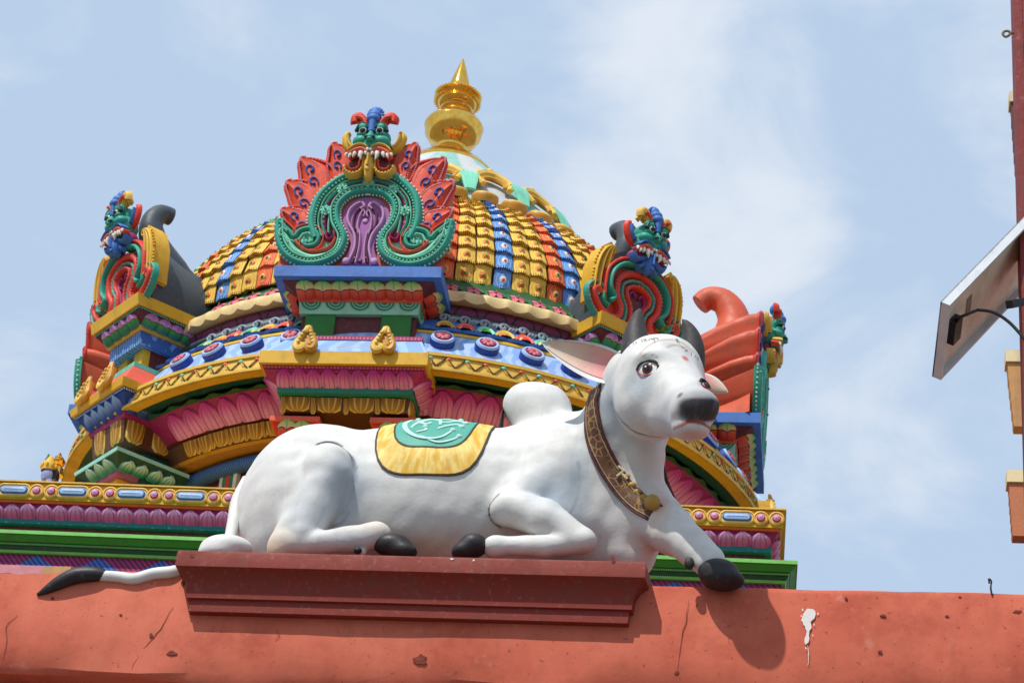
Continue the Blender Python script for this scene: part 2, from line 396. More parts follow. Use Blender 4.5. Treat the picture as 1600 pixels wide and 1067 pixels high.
# far hind leg hint
S.ell(A(540,812,10.16),(.2,.1,.24),.05)
# head: skull, cheek, muzzle, brow
fw=(A(1092,650,9.020)-A(1030,590,9.340)); fw/=np.linalg.norm(fw)
S.ell(A(1027,600,9.340),(.185,.20,.205),.05)
S.ell(A(1036,572,9.330),(.16,.155,.112),.06)
S.ell(A(1012,632,9.320),(.135,.15,.155),.06)
S.limb(A(1040,600,9.300),A(1082,642,9.090),.165,.095,.05)
S.limb(A(1035,640,9.280),A(1074,664,9.100),.118,.055,.045)
mz=Matrix.Rotation(R(-14),3,'Y')
S.ell(A(1086,637,9.060),(.103,.085,.085),.016,rot=mz)
S.ell(A(1080,671,9.085),(.075,.065,.042),.02)
# eye sockets, brow ridges, nostril and mouth line
S.ell(A(1014,561,9.165),(.052,.05,.026),.05)
S.ell(A(1062,616,8.960),(.012,.02,.009),.012,sub=True)
S.limb(A(1048,668,9.005),A(1080,659,8.980),.006,.007,.012,sub=True)
S.limb(A(1080,659,8.980),A(1112,671,9.020),.007,.006,.012,sub=True)
# groove where the jaw meets the neck and where the limbs meet the trunk
S_eval=S.eval
_rn=np.random.RandomState(4); _ws=[(_rn.uniform(-1,1,3)*k,_rn.uniform(0,6.28),a) for k,a in [(30,.0006)]*6+[(85,.0006)]*8]
def _hand(P):
    d=S_eval(P)
    for w_,ph,a in _ws: d=d+a*np.sin(P@w_.astype(np.float32)+ph)
    return d
S.eval=_hand
body,BV,BF=S.skin((-2.95,8.88,5.98),(-.25,10.4,7.25),.0095,'body',[bm_.m])
bvh=BVHTree.FromPolygons([tuple(v) for v in BV],[tuple(f) for f in BF])
def hit(x,y):
    h=bvh.ray_cast(EYE,ray(x,y)); return (h[0],h[1]) if h[0] is not None else (None,None)
# paint the regions (distances measured on the statue itself)
col=np.tile(np.array([.64,.64,.62]),(len(BV),1))
def blend(mask,c):
    global col
    m=np.clip(mask,0,1)[:,None]; col=col*(1-m)+np.array(c)*m
def near(p,r,soft,sc=(1,1,1)): return np.clip((r-np.linalg.norm((BV-np.array(p))/np.array(sc),axis=1))/soft+.5,0,1)
def pathd(pts):
    d=np.full(len(BV),9.)
    for a,b in zip(pts[:-1],pts[1:]):
        a=np.array(a);b=np.array(b);ba=b-a;h=np.clip((BV-a)@ba/(ba@ba+1e-12),0,1); d=np.minimum(d,np.linalg.norm(BV-a-h[:,None]*ba,axis=1))
    return d
def line(px,w,c,soft=.006,n=6):
    P=[hit(x,y)[0] for x,y in spline(px,n)]; P=[p for p in P if p is not None]
    if len(P)>1: blend((w-pathd(P))/soft+.5,c)
# muzzle, lips, tilak, painted outlines
def poly_px(px): 
    return np.array(px,float)
pr=np.array([topx(v) for v in BV]); front=np.array([1.0]*len(BV))
def spot(x,y,r,c,soft=.01,sc=(1,1,1)):
    h=hit(x,y)[0]
    if h is not None: blend(near(h,r,soft,sc),c)
h1=hit(1084,636)[0]
mzc=np.array(h1)
ax_u=np.array(_M3.col[0]); ax_v=np.array(_M3.col[1])
q=BV-mzc; u=q@ax_u; v=q@ax_v
def rr(cx,cy,rx,ry,p=3):
    return (np.abs((u-cx)/rx)**p+np.abs((v-cy)/ry)**p)**(1/p)
blend(np.clip((1-rr(.025,.02,.13,.085,2.4))/.5,0,1)*.75*(BV[:,1]<9.2),(.30,.31,.33))
blend(np.clip((1-rr(.030,-.012,.105,.056,3.2))/.22,0,1)*(BV[:,1]<9.2),(.034,.033,.038))
blend(np.clip((1-rr(.0,-.118,.075,.03,2.2))/.5,0,1)*.6*(BV[:,1]<9.2),(.62,.40,.34))
line([(1052,669),(1064,664),(1078,659),(1094,660),(1107,667),(1112,675)],.0075,(.33,.03,.025))
spot(1062,617,.014,(.16,.13,.12),.008); spot(1071,560,.017,(.62,.16,.16),.006); 
line([(1042,543),(1052,539),(1064,541),(1078,549)],.004,(.45,.33,.27),.004)
line([(1000,552),(1012,541),(1030,532),(1050,531),(1066,536),(1082,549)],.0065,(.50,.40,.35),.005)
line([(1004,557),(1014,552),(1026,558)],.0035,(.35,.33,.33),.004)
# dark painted outlines where haunch, elbow and jaw meet the trunk
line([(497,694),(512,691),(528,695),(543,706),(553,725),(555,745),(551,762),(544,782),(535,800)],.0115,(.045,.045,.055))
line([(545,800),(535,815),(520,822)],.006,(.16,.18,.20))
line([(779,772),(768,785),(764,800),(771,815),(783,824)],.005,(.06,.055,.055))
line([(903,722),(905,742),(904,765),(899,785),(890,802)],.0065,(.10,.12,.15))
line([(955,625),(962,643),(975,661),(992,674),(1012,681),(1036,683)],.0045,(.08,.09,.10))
# grey airbrushed bloom on the folded limbs, warm plinth bounce tinted as buff on the underside
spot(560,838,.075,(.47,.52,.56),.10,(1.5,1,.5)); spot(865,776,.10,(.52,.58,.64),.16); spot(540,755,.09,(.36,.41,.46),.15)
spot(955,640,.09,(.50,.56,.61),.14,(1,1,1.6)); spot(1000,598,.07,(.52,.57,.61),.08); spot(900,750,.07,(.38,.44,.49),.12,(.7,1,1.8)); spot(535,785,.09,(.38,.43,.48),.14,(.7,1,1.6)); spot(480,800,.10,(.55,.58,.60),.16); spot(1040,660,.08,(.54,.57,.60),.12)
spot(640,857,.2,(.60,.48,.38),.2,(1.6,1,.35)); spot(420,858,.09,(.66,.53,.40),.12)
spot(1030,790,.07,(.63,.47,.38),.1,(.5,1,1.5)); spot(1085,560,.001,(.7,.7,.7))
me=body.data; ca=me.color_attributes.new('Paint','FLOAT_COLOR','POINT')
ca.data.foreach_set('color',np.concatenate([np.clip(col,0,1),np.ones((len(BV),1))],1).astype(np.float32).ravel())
def own(o,par=None):          # hang a world-space mesh on the statue
    o.parent=par or bull
    if o.parent is bull: o.matrix_parent_inverse=Matrix.Translation(-BL)
    return o
own(body)
# hooves
def hoof(name,prims):
    s=SDF(); 
    for t in prims: (s.ell if t[0]=='e' else s.limb)(*t[1:])
    pts=np.array([p[1] for p in s.pr]); lo=pts.min(0)-.14; hi=pts.max(0)+.14
    o,_,_=s.skin(lo,hi,.009,name,[hoof_m]); return own(o)
hoof('hoof',[('e',A(613,852,9.51),(.082,.062,.05),.03),('e',A(632,862,9.50),(.055,.055,.035),.03)])
hoof('hoof',[('e',A(740,852,9.48),(.062,.06,.052),.03),('e',A(722,863,9.48),(.045,.055,.035),.03)])
hoof('hoof',[('e',A(1122,893,9.44),(.085,.075,.052),.02),('e',A(1130,906,9.44),(.090,.075,.038),.03)])
hoof('dewclaw',[('e',A(1077,880,9.42),(.022,.02,.03),.01)]); hoof('dewclaw',[('e',A(559,860,9.475),(.02,.02,.015),.01)])
# horns: short, stout, curved
def horn(base,tip,r,bend):
    b=np.array(base);t=np.array(tip); P=[];rd=[]
    for i in range(13):
        k=i/12; P.append(b+(t-b)*k+np.array(bend)*4*k*(1-k)); rd.append(r*(1-k)**.62*(1-.15*k)+.003)
    m=MB(); m.tube(P,rd,n=20); return own(m.build('horn',[horn_m],smooth=True,angle=60))
horn(A(1000,566,9.37),A(1000,482,9.34),.086,(-.018,0,.0)); horn(A(1077,568,9.37),A(1066,499,9.33),.066,(.026,0,.012))
# hair band of short painted strokes round the horn roots
hb=MB(); rn=random.Random(3)
for x0,y0,x1,y1,n,bow in ((968,556,1028,533,44,7),(1054,532,1100,566,30,-6)):
    for i in range(n):
        k=rn.random(); x=x0+(x1-x0)*k+rn.uniform(-2,2); y=y0+(y1-y0)*k-bow*sin(pi*k)+abs(rn.gauss(0,1.6))-6; l=rn.uniform(2.5,5); a=(k-.5)*1.6*(-1 if x0>1040 else 1)+rn.uniform(-.7,.7)
        p=hit(x,y)[0]; q=hit(x+l*sin(a),y+l*cos(a))[0]
        if p is None or q is None or (p-q).length>.05: continue
        n_=(EYE-p).normalized()*.0008; hb.tube([p+n_,(p+q)/2+n_*2,q+n_],[.0012,.0009,.0003],n=4,cap=False)
tag(own(hb.build('hair_fringe',[paint('hair_grey',(104,98,98),.6,.2)])),kind='stuff')
# ears: cupped leaves, pink inside
pink=NT('ear_inside'); uvn=pink.n('ShaderNodeUVMap').outputs[0]; sp=pink.n('ShaderNodeSeparateXYZ',{0:uvn})
cc=pink.mix(pink.ramp(sp.outputs['Y'],.0,.75),srgb(224,128,140),srgb(226,204,184)); cc=pink.mix(pink.math('MULTIPLY',pink.noise(9,4,.6),.6),cc,srgb(190,150,130)); pink.finish(cc,.5,.2)
def ear(root,tip,wide,up,thick,cup):
    r=np.array(root);t=np.array(tip);d=t-r;l=np.linalg.norm(d);d/=l; up=np.array(up,float); up-=d*(up@d); up/=np.linalg.norm(up); nn=np.cross(d,up)
    def surf(a,k,o):
        w=wide*(sin(pi*min(1,(k*.93+.07))**.8)**.75)*(1-.12*k); 
        return r+d*(l*k)+up*(w*a)+nn*(cup*(a*a-1)*w/wide*1.0+o)
    back=MB(); K=22;J=15
    f=[[surf(-1+2*j/J,i/K,-thick*(1-(-1+2*j/J)**2)*sin(pi*min(1,.1+.9*i/K))) for j in range(J+1)] for i in range(K+1)]
    g_=[[surf(-1+2*j/J,i/K,0.0) for j in range(J+1)] for i in range(K+1)]
    back.grid(f); back.grid([x[::-1] for x in g_])
    o=own(back.build('ear',[white_m],smooth=True,angle=70))
    inn=MB(); inn.grid([[surf((-1+2*j/J)*.76-.06,.19+.74*i/K,.004) for j in range(J+1)] for i in range(K+1)],uvs=1)
    inn.build('ear_lining',[pink.m],o,smooth=True)
    return o
ear(A(985,585,9.37),A(846,535,9.42),.085,(-.2,.25,-1),.035,.04)
ear(A(1088,590,9.50),A(1138,613,9.50),.045,(.3,0,1),.03,-.015)
# eyes: ball, iris, pupil, lids; white catchlight painted on the pupil
eye_w=paint('eye_white',(235,230,226),.2,.0,.0); iris=paint('eye_brown',(70,28,24),.15,0,0); pup=paint('eye_black',(12,10,10),.1,0,0); lid=paint('lid_red',(168,62,60),.5,.1,.1)
def eye(x,y,w,face,hgt=.024):
    h,n=hit(x,y)
    if h is None: return
    z=(Vector(n).normalized()*(1 if Vector(n).dot(EYE-h)>0 else -1)*.85+Vector(face).normalized()*.15).normalized(); xx=Vector((0,0,1)).cross(z).normalized()*1.0; yy=z.cross(xx); M=Matrix((xx,yy,z)).transposed()
    def P(a,b,c): return h+M@Vector((a,b,c))
    def dome(r,d,rx=1,ry=1): return d
    e=MB(); n_=20
    def disc(rx,ry,off,bulge,m,cx=0,cy=0):
        rows=[[P(cx+rx*k*cos(2*pi*j/n_),cy+ry*k*sin(2*pi*j/n_),off+bulge*(1-k*k)) for j in range(n_)] for k in (1,.75,.45,.02)]; e.grid(rows,m,cv=True)
    disc(w,hgt,-.006,.013,0)
    o=own(e.build('eye',[eye_w]))
    e=MB(); disc(w*.56,hgt*.84,.0045,.004,0); i=e.build('iris',[iris],o)
    e=MB(); disc(w*.30,hgt*.45,.0088,.001,0); disc(w*.09,hgt*.13,.0102,.0008,1,-w*.14,hgt*.2); e.build('pupil',[pup,eye_w],o)
    e=MB(); e.tube([P(w*1.12*cos(t),hgt*1.12*sin(t)+.001,.004) for t in np.linspace(R(-8),R(188),17)],[.002+.0052*sin(pi*k/16) for k in range(17)],n=6)
    for sx,l in ((1,.010),(-1,.013)):
        e.tube([P(sx*w*1.0,.002,.004),P(sx*(w+l*.6),.003,.002),P(sx*(w+l),.009,-.001)],[.004,.003,.001],n=5)
    e.build('eyelid',[black_m],o)
    e=MB(); e.tube([P(w*1.06*cos(t),hgt*1.08*sin(t),.002) for t in np.linspace(R(185),R(355),13)],.0028,n=6); e.build('lower_lid',[lid],o)
    e=MB(); e.tube([P(w*1.2*cos(t),hgt*1.55*sin(t)+.001,.0) for t in np.linspace(R(30),R(150),13)],[.001+.005*sin(pi*k/12) for k in range(13)],n=6); e.build('brow_fold',[white_m],o)
    return o
face=Vector((.36,-1,-.12))
eye(1012,576,.043,(-.02,-1,-.2),.031)
eye(1102,603,.03,(.9,-.35,-.1),.026)
# tail: hangs from the rump, coils on the plinth, lies along the wall with a black tuft
tl=MB(); tl.tube([A(*p) for p in spline([(388,752,9.86),(372,782,9.80),(365,815,9.74),(359,842,9.68),(352,862,9.6)],5)],[.035-.012*i/20 for i in range(21)],n=10)
tail=own(tl.build('tail',[white_m]))
s=SDF(); s.ell(A(354,856,9.56),(.115,.08,.055),.02); s.ell(A(340,864,9.54),(.085,.06,.04),.03)
o,_,_=s.skin(A(354,856,9.56)-.16,A(354,856,9.56)+.16,.009,'tail_coil',[white_m]); own(o,None); 
tl=MB(); tp=spline([(330,884,9.60,.03),(300,886,9.53,.029),(270,893,9.50,.027),(240,896,9.497,.026),(210,904,9.496,.025),(185,901,9.496,.024),(158,899,9.494,.024)],5)
tl.tube([A(p[0],p[1],p[2]) for p in tp],[p[3] for p in tp],n=12); own(tl.build('tail_end',[white_m]))
tl=MB(); tp=spline([(166,899,9.494,.02),(150,897,9.49,.031),(120,899,9.488,.036),(95,909,9.488,.031),(75,920,9.49,.020),(58,929,9.494,.006)],6)
tl.tube([A(p[0],p[1],p[2]) for p in tp],[p[3] for p in tp],n=16)
rn=random.Random(5)
for k in range(46):
    i=rn.randrange(0,22); a=rn.uniform(0,2*pi); pts=[]
    for j in range(i,min(i+7,len(tp))):
        p=tp[j]; pts.append(A(p[0],p[1],p[2])+np.array((.15*sin(a),-.8*abs(cos(a)),sin(a)))*p[3]*1.0)
    if len(pts)>2: tl.tube(pts,[.0045*(1-.8*q/len(pts)) for q in range(len(pts))],n=4)
own(tl.build('tail_tuft',[hoof_m]))
# saddle cloth: shell over the back, measured along the back and round the barrel
sc_y=paint('saddle_gold',(205,160,62),.5,.3); sc_t=paint('saddle_teal',(72,160,142),.5,.3); sc_k=paint('saddle_edge',(52,40,28),.55,.2); sc_w=paint('saddle_scroll',(176,214,204),.5,.2)
sg=NT('saddle_gold_brushed'); uvs=sg.n('ShaderNodeUVMap').outputs[0]; wv=sg.n('ShaderNodeTexNoise',{'Vector':sg.n('ShaderNodeMapping',{'Vector':uvs,'Scale':(70,2,1)}).outputs[0],'Scale':1,'Detail':4}).outputs['Fac']
bg_=sg.n('ShaderNodeTexNoise',{'Vector':sg.n('ShaderNodeMapping',{'Vector':uvs,'Scale':(9,.4,1)}).outputs[0],'Scale':1,'Detail':2}).outputs['Fac']
c=sg.mix(sg.ramp(wv,.35,.65),srgb(214,166,44),srgb(230,204,120)); c=sg.mix(sg.math('MULTIPLY',sg.ramp(bg_,.56,.66),.45),c,srgb(190,132,70)); sg.finish(c,.5,.2)
XC=A(674,700,9.6)[0]; ZC=A(674,812,9.9)[2]
def back(x,phi,off):
    d=Vector((0,-sin(phi),cos(phi))); o_=Vector((x,9.9,ZC))
    h=bvh.ray_cast(o_+d*1.2,-d)
    return h[0]+d*off
# outline in (along, round) with round=0 on the ridge
def outline(hw,ph,n=64,p=4.5,sh=0.0):
    o=[]
    for i in range(n):
        t=2*pi*i/n; c_,s_=cos(t),sin(t); k=(abs(c_)**p+abs(s_)**p)**(-1/p); o.append((k*c_*hw+sh*k*s_,k*s_*ph))
    return o
def shell(name,o0,o1,off,mat,par,rings=5):
    b=MB(); rows=[]
    for i in range(rings+1):
        k=i/rings; rows.append([back(XC+a0[0]+(a1[0]-a0[0])*k,a0[1]+(a1[1]-a0[1])*k,off) for a0,a1 in zip(o0,o1)])
    lip=[back(XC+a[0],a[1],-.004) for a in o0]
    b.grid([lip]+rows,0,cv=True)
    return own(b.build(name,[mat],smooth=True),par)
PH=1.52; hw=.258
oA=outline(hw,PH); oA2=outline(hw-.008,PH-.02); oB=outline(.186,PH-.36); oB2=outline(.178,PH-.38); oC=outline(.004,.01)
cloth=shell('saddle_cloth',oA2,oB,.008,sg.m,None,6)
shell('edging',oA,oA2,.0085,sc_k,None,1); shell('edging',oB,oB2,.0105,sc_k,None,1)
shell('teal_panel',oB2,oC,.0095,sc_t,None,14)
sw=MB()
def curl(pts,w): sw.tube([back(XC+x,ph,.0105) for x,ph in spline(pts,6)],[w*(.35+.65*sin(pi*min(1,.12+.88*i/(6*(len(pts)-1))))) for i in range(6*(len(pts)-1)+1)],n=6,flat=.35,upv=(0,-.7,.7))
def cq(pts,w,ball=True):
    P=[(x,.74-y/.36) for x,y in pts]; curl(P,w)
    if ball: sw.ball(back(XC+P[-1][0],P[-1][1],.009),(.015,.010,.013),n=9,k=5)
cq([(-.115,.085),(-.135,.02),(-.105,-.055),(-.03,-.10),(.05,-.085),(.09,-.035)],.014)
cq([(-.05,-.085),(.03,-.118),(.09,-.105),(.125,-.075)],.011)
cq([(-.03+(.062-.0075*t)*cos(-.4+t*.95),.025+(.062-.0075*t)*sin(-.4+t*.95)) for t in range(8)],.012,False)
cq([(.02,-.03),(.06,.0),(.10,.02),(.125,.0)],.010); cq([(.03,.02),(.07,.055),(.11,.065),(.135,.045)],.010); cq([(.0,.085),(.05,.105),(.10,.105)],.009); cq([(-.10,-.02),(-.075,.03),(-.085,.07)],.009); cq([(-.07,-.06),(-.03,-.045),(-.035,-.02)],.009)
own(sw.build('scroll_motif',[sc_w]))
# collar: a flat leather band round the neck with stitching, plates and a bell
lt=NT('collar_leather'); uvn=lt.n('ShaderNodeUVMap').outputs[0]
vo=lt.n('ShaderNodeTexVoronoi',{'Vector':lt.n('ShaderNodeMapping',{'Vector':uvn,'Scale':(3.2,40,1)}).outputs[0],'Scale':1.0},feature='DISTANCE_TO_EDGE').outputs['Distance']
c=lt.mix(lt.ramp(vo,.03,.11),srgb(150,112,62),srgb(86,54,42)); c=lt.mix(lt.ramp(lt.noise(14,3),.52,.62),c,srgb(104,70,44)); lt.finish(c,.45,.3,.4)
ctr=[(935,606),(928,625),(927,650),(931,678),(939,703),(951,728),(967,752),(985,774),(1003,789),(1019,797)]
CP=spline(ctr,5); near_=[]
for x,y in CP:
    h,n=hit(x,y); near_.append(h)
cen=near_[0]*.5+near_[-1]*.5+Vector((.10,.22,.04))
far_=[]; d0=(near_[-1]-cen).normalized(); d1=(near_[0]-cen).normalized(); dm=Vector((.35,.9,.25)).normalized()
for k in range(1,46):
    t=k/46; d=(d0*(1-t)**2+dm*3.2*t*(1-t)+d1*t*t).normalized(); h=bvh.ray_cast(cen,d); dist=min(h[3] if h[0] is not None else .25,.36)
    far_.append(cen+d*dist)
LOOP=[Vector(p) for p in near_+far_]; NL=len(LOOP)
def sm(a,k):
    for _ in range(k): a=[(a[i-1]+a[i]*2+a[(i+1)%len(a)])/4 for i in range(len(a))]
    return a
LOOP=sm(LOOP,3)
NRM=[];WID=[]
for i,p in enumerate(LOOP):
    q,n,_,_=bvh.find_nearest(p); t=(LOOP[(i+1)%NL]-LOOP[i-1]).normalized(); n=(n+(p-cen).normalized()*.4); n=(n-t*n.dot(t)).normalized(); NRM.append(n); WID.append(t)
NRM=sm(NRM,4); WID=[t.cross(n).normalized() for t,n in zip(WID,NRM)]
def ring(w,off):
    o=[]
    for p,n,w_ in zip(LOOP,NRM,WID):
        c=p+w_*w; h=bvh.ray_cast(c+n*.15,-n,.3); q=h[0] if h[0] is not None else c
        if (q-c).length>.05: q=c
        o.append(q+n*off)
    return sm(o,2)
cb=MB(); W=.040
rws=[ring(-W,.002),ring(-W,.014)]+[ring(-W+2*W*i/6,.016) for i in range(1,6)]+[ring(W,.014),ring(W,.002)]
cb.grid(list(zip(*rws)),0,cu=True)
collar=own(cb.build('collar',[lt.m],smooth=True,angle=35))
edge=paint('collar_edge',(84,38,40),.5,.3); stc=paint('stitch',(214,196,160),.6,.2)
eb=MB()
for w_ in (-W,W): eb.tube(ring(w_,.013),.0065,n=6,closed=True)
own(eb.build('collar_piping',[edge]))
sb=MB()
for w_ in (-W*.72,W*.72):
    rg=ring(w_,.0185)
    for i in range(0,NL):
        a,b_=rg[i],rg[(i+1)%NL]; 
        for f0 in (.05,.55): sb.tube([a.lerp(b_,f0),a.lerp(b_,f0+.3)],.0022,n=5)
tag(own(sb.build('collar_stitching',[stc])),kind='stuff')
def lump(name,x,y,r,mat,out=.012):
    h,n=hit(x,y)
    if h is None: h=Vector(A(x,y,9.42))
    b=MB(); b.ball(h+(EYE-h).normalized()*out,r,n=14,k=8); return own(b.build(name,[mat],smooth=True))
bell=lump('bell',1019,785,.036,gold_old,.028)
cl=MB()
for (x,y,dx,dy) in ((966,728,10,8),(964,744,10,-8),(972,740,8,8)):
    h=hit(x,y)[0]; n_=(EYE-h).normalized()*.024; q=hit(x+dx,y+dy)[0]; cl.tube([h+n_,q+n_],.0055,n=6)
own(cl.build('collar_clasp',[stc]))
gp=MB()
for i,(x,y) in enumerate(((978,744),(988,757),(997,768),(1006,776))):
    h=hit(x,y)[0]; gp.ball(h+(EYE-h).normalized()*.016,(.02,.01,.014),n=8,k=5)
own(gp.build('collar_stud',[gold_old]))
# ------------------------------------------------------------------ the temple tower behind the wall
AX,AY=-3.80,19.8
temple=empty('temple_tower',(AX,AY,0),'round tiled temple dome with painted mouldings and corner gables behind the red wall','temple tower')
Z=1.6
def TB(): return MB((0,0,Z))
def rz(a): return Matrix.Rotation(a,4,'Z')
def az3(a,r,u,z): return Vector((sin(a)*r+cos(a)*u,-cos(a)*r+sin(a)*u,z))
PAL=dict(ateal=(44,154,132),flame=(226,78,44),hango=(150,102,20),hango2=(178,128,30),hangl=(232,200,104),brown=(92,54,24),tealb=(20,134,138),tealp=(186,230,226),rust=(178,44,34),drape2=(134,170,220),rose=(228,150,206),pinkd=(190,40,150),yellow=(220,172,40),ochre=(192,138,40),cream=(226,200,140),pink=(208,66,148),dpink=(172,32,116),magenta=(152,24,98),teal=(26,128,110),dteal=(12,72,70),mint=(124,208,178),green=(58,160,48),dgreen=(22,84,40),lime=(120,200,96),
 blue=(62,114,190),dblue=(26,62,150),pale=(156,190,232),orange=(222,96,44),red=(216,56,36),coral=(230,96,72),maroon=(92,30,34),plum=(92,38,72),slate=(66,76,84),lslate=(150,164,176),brick=(202,86,56),purple=(158,92,158),lilac=(196,146,192),white=(226,222,212),black=(26,22,24),skin=(200,110,120),lgold=(222,182,76))
def C(k): return paint('paint_'+k,PAL[k],.42,.42,.35)
def petalmat(name,root,tip,linec,inner=True,mid=.5):
    t=NT(name); uv=t.n('ShaderNodeSeparateXYZ',{0:t.n('ShaderNodeUVMap').outputs[0]}); x=uv.outputs['X']; y=uv.outputs['Y']
    ex=t.math('MULTIPLY',t.math('ABSOLUTE',t.math('SUBTRACT',x,.5)),2)
    c=t.mix(t.ramp(y,.12,.95),srgb(*PAL[root]),srgb(*PAL[tip]))
    rad=t.math('SQRT',t.math('ADD',t.math('POWER',ex,2.4),t.math('POWER',t.math('MAXIMUM',t.math('SUBTRACT',y,mid),0.0),2.0)))
    e=t.math('ADD',ex,t.math('MULTIPLY',t.math('POWER',y,3),.35))
    if inner:
        d=t.math('ABSOLUTE',t.math('SUBTRACT',e,.52)); c=t.mix(t.math('MULTIPLY',t.math('SUBTRACT',1.0,t.ramp(d,.02,.09)),.75),c,srgb(*PAL[linec]))
        d2=t.math('SUBTRACT',1.0,t.ramp(ex,.02,.10)); c=t.mix(t.math('MULTIPLY',d2,.45),c,srgb(*PAL[linec]))
    c=t.mix(t.ramp(e,.86,1.0),c,srgb(*PAL[linec]))
    return t.finish(c,.42,.3,.3)
def lobemat(name,a,b,c0,c1):
    t=NT(name); uv=t.n('ShaderNodeSeparateXYZ',{0:t.n('ShaderNodeUVMap').outputs[0]}); x=t.math('ABSOLUTE',t.math('SUBTRACT',uv.outputs['X'],.5)); y=uv.outputs['Y']
    edge=t.math('SUBTRACT',t.math('SUBTRACT',.60,t.math('MULTIPLY',t.math('POWER',t.math('ABSOLUTE',t.math('SUBTRACT',x,.25)),2.0),2.2)),y)
    top=t.mix(t.ramp(y,.6,1.0),srgb(*PAL[c0]),srgb(*PAL[c1])); low=t.mix(t.ramp(y,.05,.6),srgb(*PAL[a]),srgb(*PAL[b]))
    c=t.mix(t.ramp(edge,-.01,.02),top,low); c=t.mix(t.math('SUBTRACT',1.0,t.ramp(t.math('ABSOLUTE',edge),.012,.05)),c,srgb(*PAL['maroon'])); c=t.mix(t.ramp(x,.44,.5),c,srgb(*PAL['maroon']))
    c=t.mix(t.math('MULTIPLY',t.math('SUBTRACT',1.0,t.ramp(x,.01,.04)),.6),c,srgb(*PAL['maroon']))
    return t.finish(c,.42,.3,.3)
PM=dict(pink=petalmat('lotus_pink','rose','pinkd','magenta'),hang=petalmat('hanger_gold','hango','hango2','hangl'),green=lobemat('petal_green','teal','green','lilac','purple'),red=lobemat('petal_red','red','orange','cream','lime'),
 blue=petalmat('petal_blue','dblue','pale','dblue'),teal=petalmat('petal_teal','tealb','tealp','dteal'),plum=petalmat('petal_plum','plum','purple','maroon'),base=petalmat('petal_rose','pink','lilac','magenta'),tealt=petalmat('petal_teal_tip','mint','teal','dteal'))
def bandmat(name,a,b,freq,kind='lines'):
    t=NT(name); uv=t.n('ShaderNodeSeparateXYZ',{0:t.n('ShaderNodeUVMap').outputs[0]})
    w=t.math('ABSOLUTE',t.math('SINE',t.math('MULTIPLY',uv.outputs['X'],freq*pi)))
    if kind=='dots': w=t.math('MULTIPLY',w,t.math('SINE',t.math('MULTIPLY',uv.outputs['Y'],pi)))
    return t.finish(t.mix(t.ramp(w,.45,.62),srgb(*PAL[a]),srgb(*PAL[b])),.45,.35,.3)
# --- relief pieces: local X across, Y from root to tip, Z out of the wall
def petal(w,h,d,mat,shape='round',name='lotus_petal',mats=None):
    b=MB(); K,J=6,6; rows=[]
    for i in range(K+1):
        y=i/K
        if shape=='round': hw=w/2*(.94+.06*sin(pi*y)) if y<.55 else w/2*max(0.12,(1-((y-.55)/.45)**2.2))**.5
        elif shape=='leaf': hw=w/2*(.55+.45*sin(pi*min(1,y*1.25))) if y<.6 else w/2*max(0.05,1-((y-.6)/.4)**1.5)
        elif shape=='hang': hw=w/2*(1-.08*y) if y<.85 else w/2*(.932-.42*((y-.85)/.15)**2)
        rows.append([(hw*(-1+2*j/J),h*y,(d*(1-(-1+2*j/J)**4)**.6*(.55+.45*sin(pi*(.15+.8*y))) if 0<j<J else -.006)) for j in range(J+1)])
    rows.append([(p[0]*.9,h*1.005,-.006) for p in rows[-1]])
    b.grid(rows)
    # uv by own shape
    uvs=[]
    b.uv=[[(j/J,min(1,i/K)) for (i,j) in ((q,r),(q,r+1),(q+1,r+1),(q+1,r))] for q in range(K+1) for r in range(J)]
    return b.build(name,mats or [mat],link=False,weld=False,angle=60)
def mat_from(o,x,y,z):
    M=Matrix.Identity(4)
    for i,c in enumerate((x,y,z)): 
        for r in range(3): M[r][i]=c[r]
    for r in range(3): M[r][3]=o[r]
    return M
def frames_line(p0,p1,q0,q1,n,flip=False,push=.004):
    """n frames along the band between edge p0-p1 (root) and q0-q1 (tip)"""
    out=[]
    for i in range(n):
        k=(i+.5)/n; a=p0.lerp(p1,k); b=q0.lerp(q1,k); x=(p1-p0).normalized(); y=(b-a); y=(y-x*y.dot(x)); L_=y.length; y=y/L_; z=x.cross(y)
        if z.dot(Vector((a.x,a.y,0)))<0: z=-z; x=-x
        out.append(mat_from(a+z*push+Vector((0,0,Z)),x,y,z))
    return out
JR=random.Random(21)
def place(name,me,par,frames,base=Matrix.Identity(4)):
    for M in frames: put(name,me,par,base@M@Matrix.Rotation(JR.gauss(0,.022),4,'Z')@Matrix.Translation((JR.gauss(0,.0025),JR.gauss(0,.002),0))@Matrix.Diagonal((JR.uniform(.96,1.04),JR.uniform(.96,1.04),1,1)))
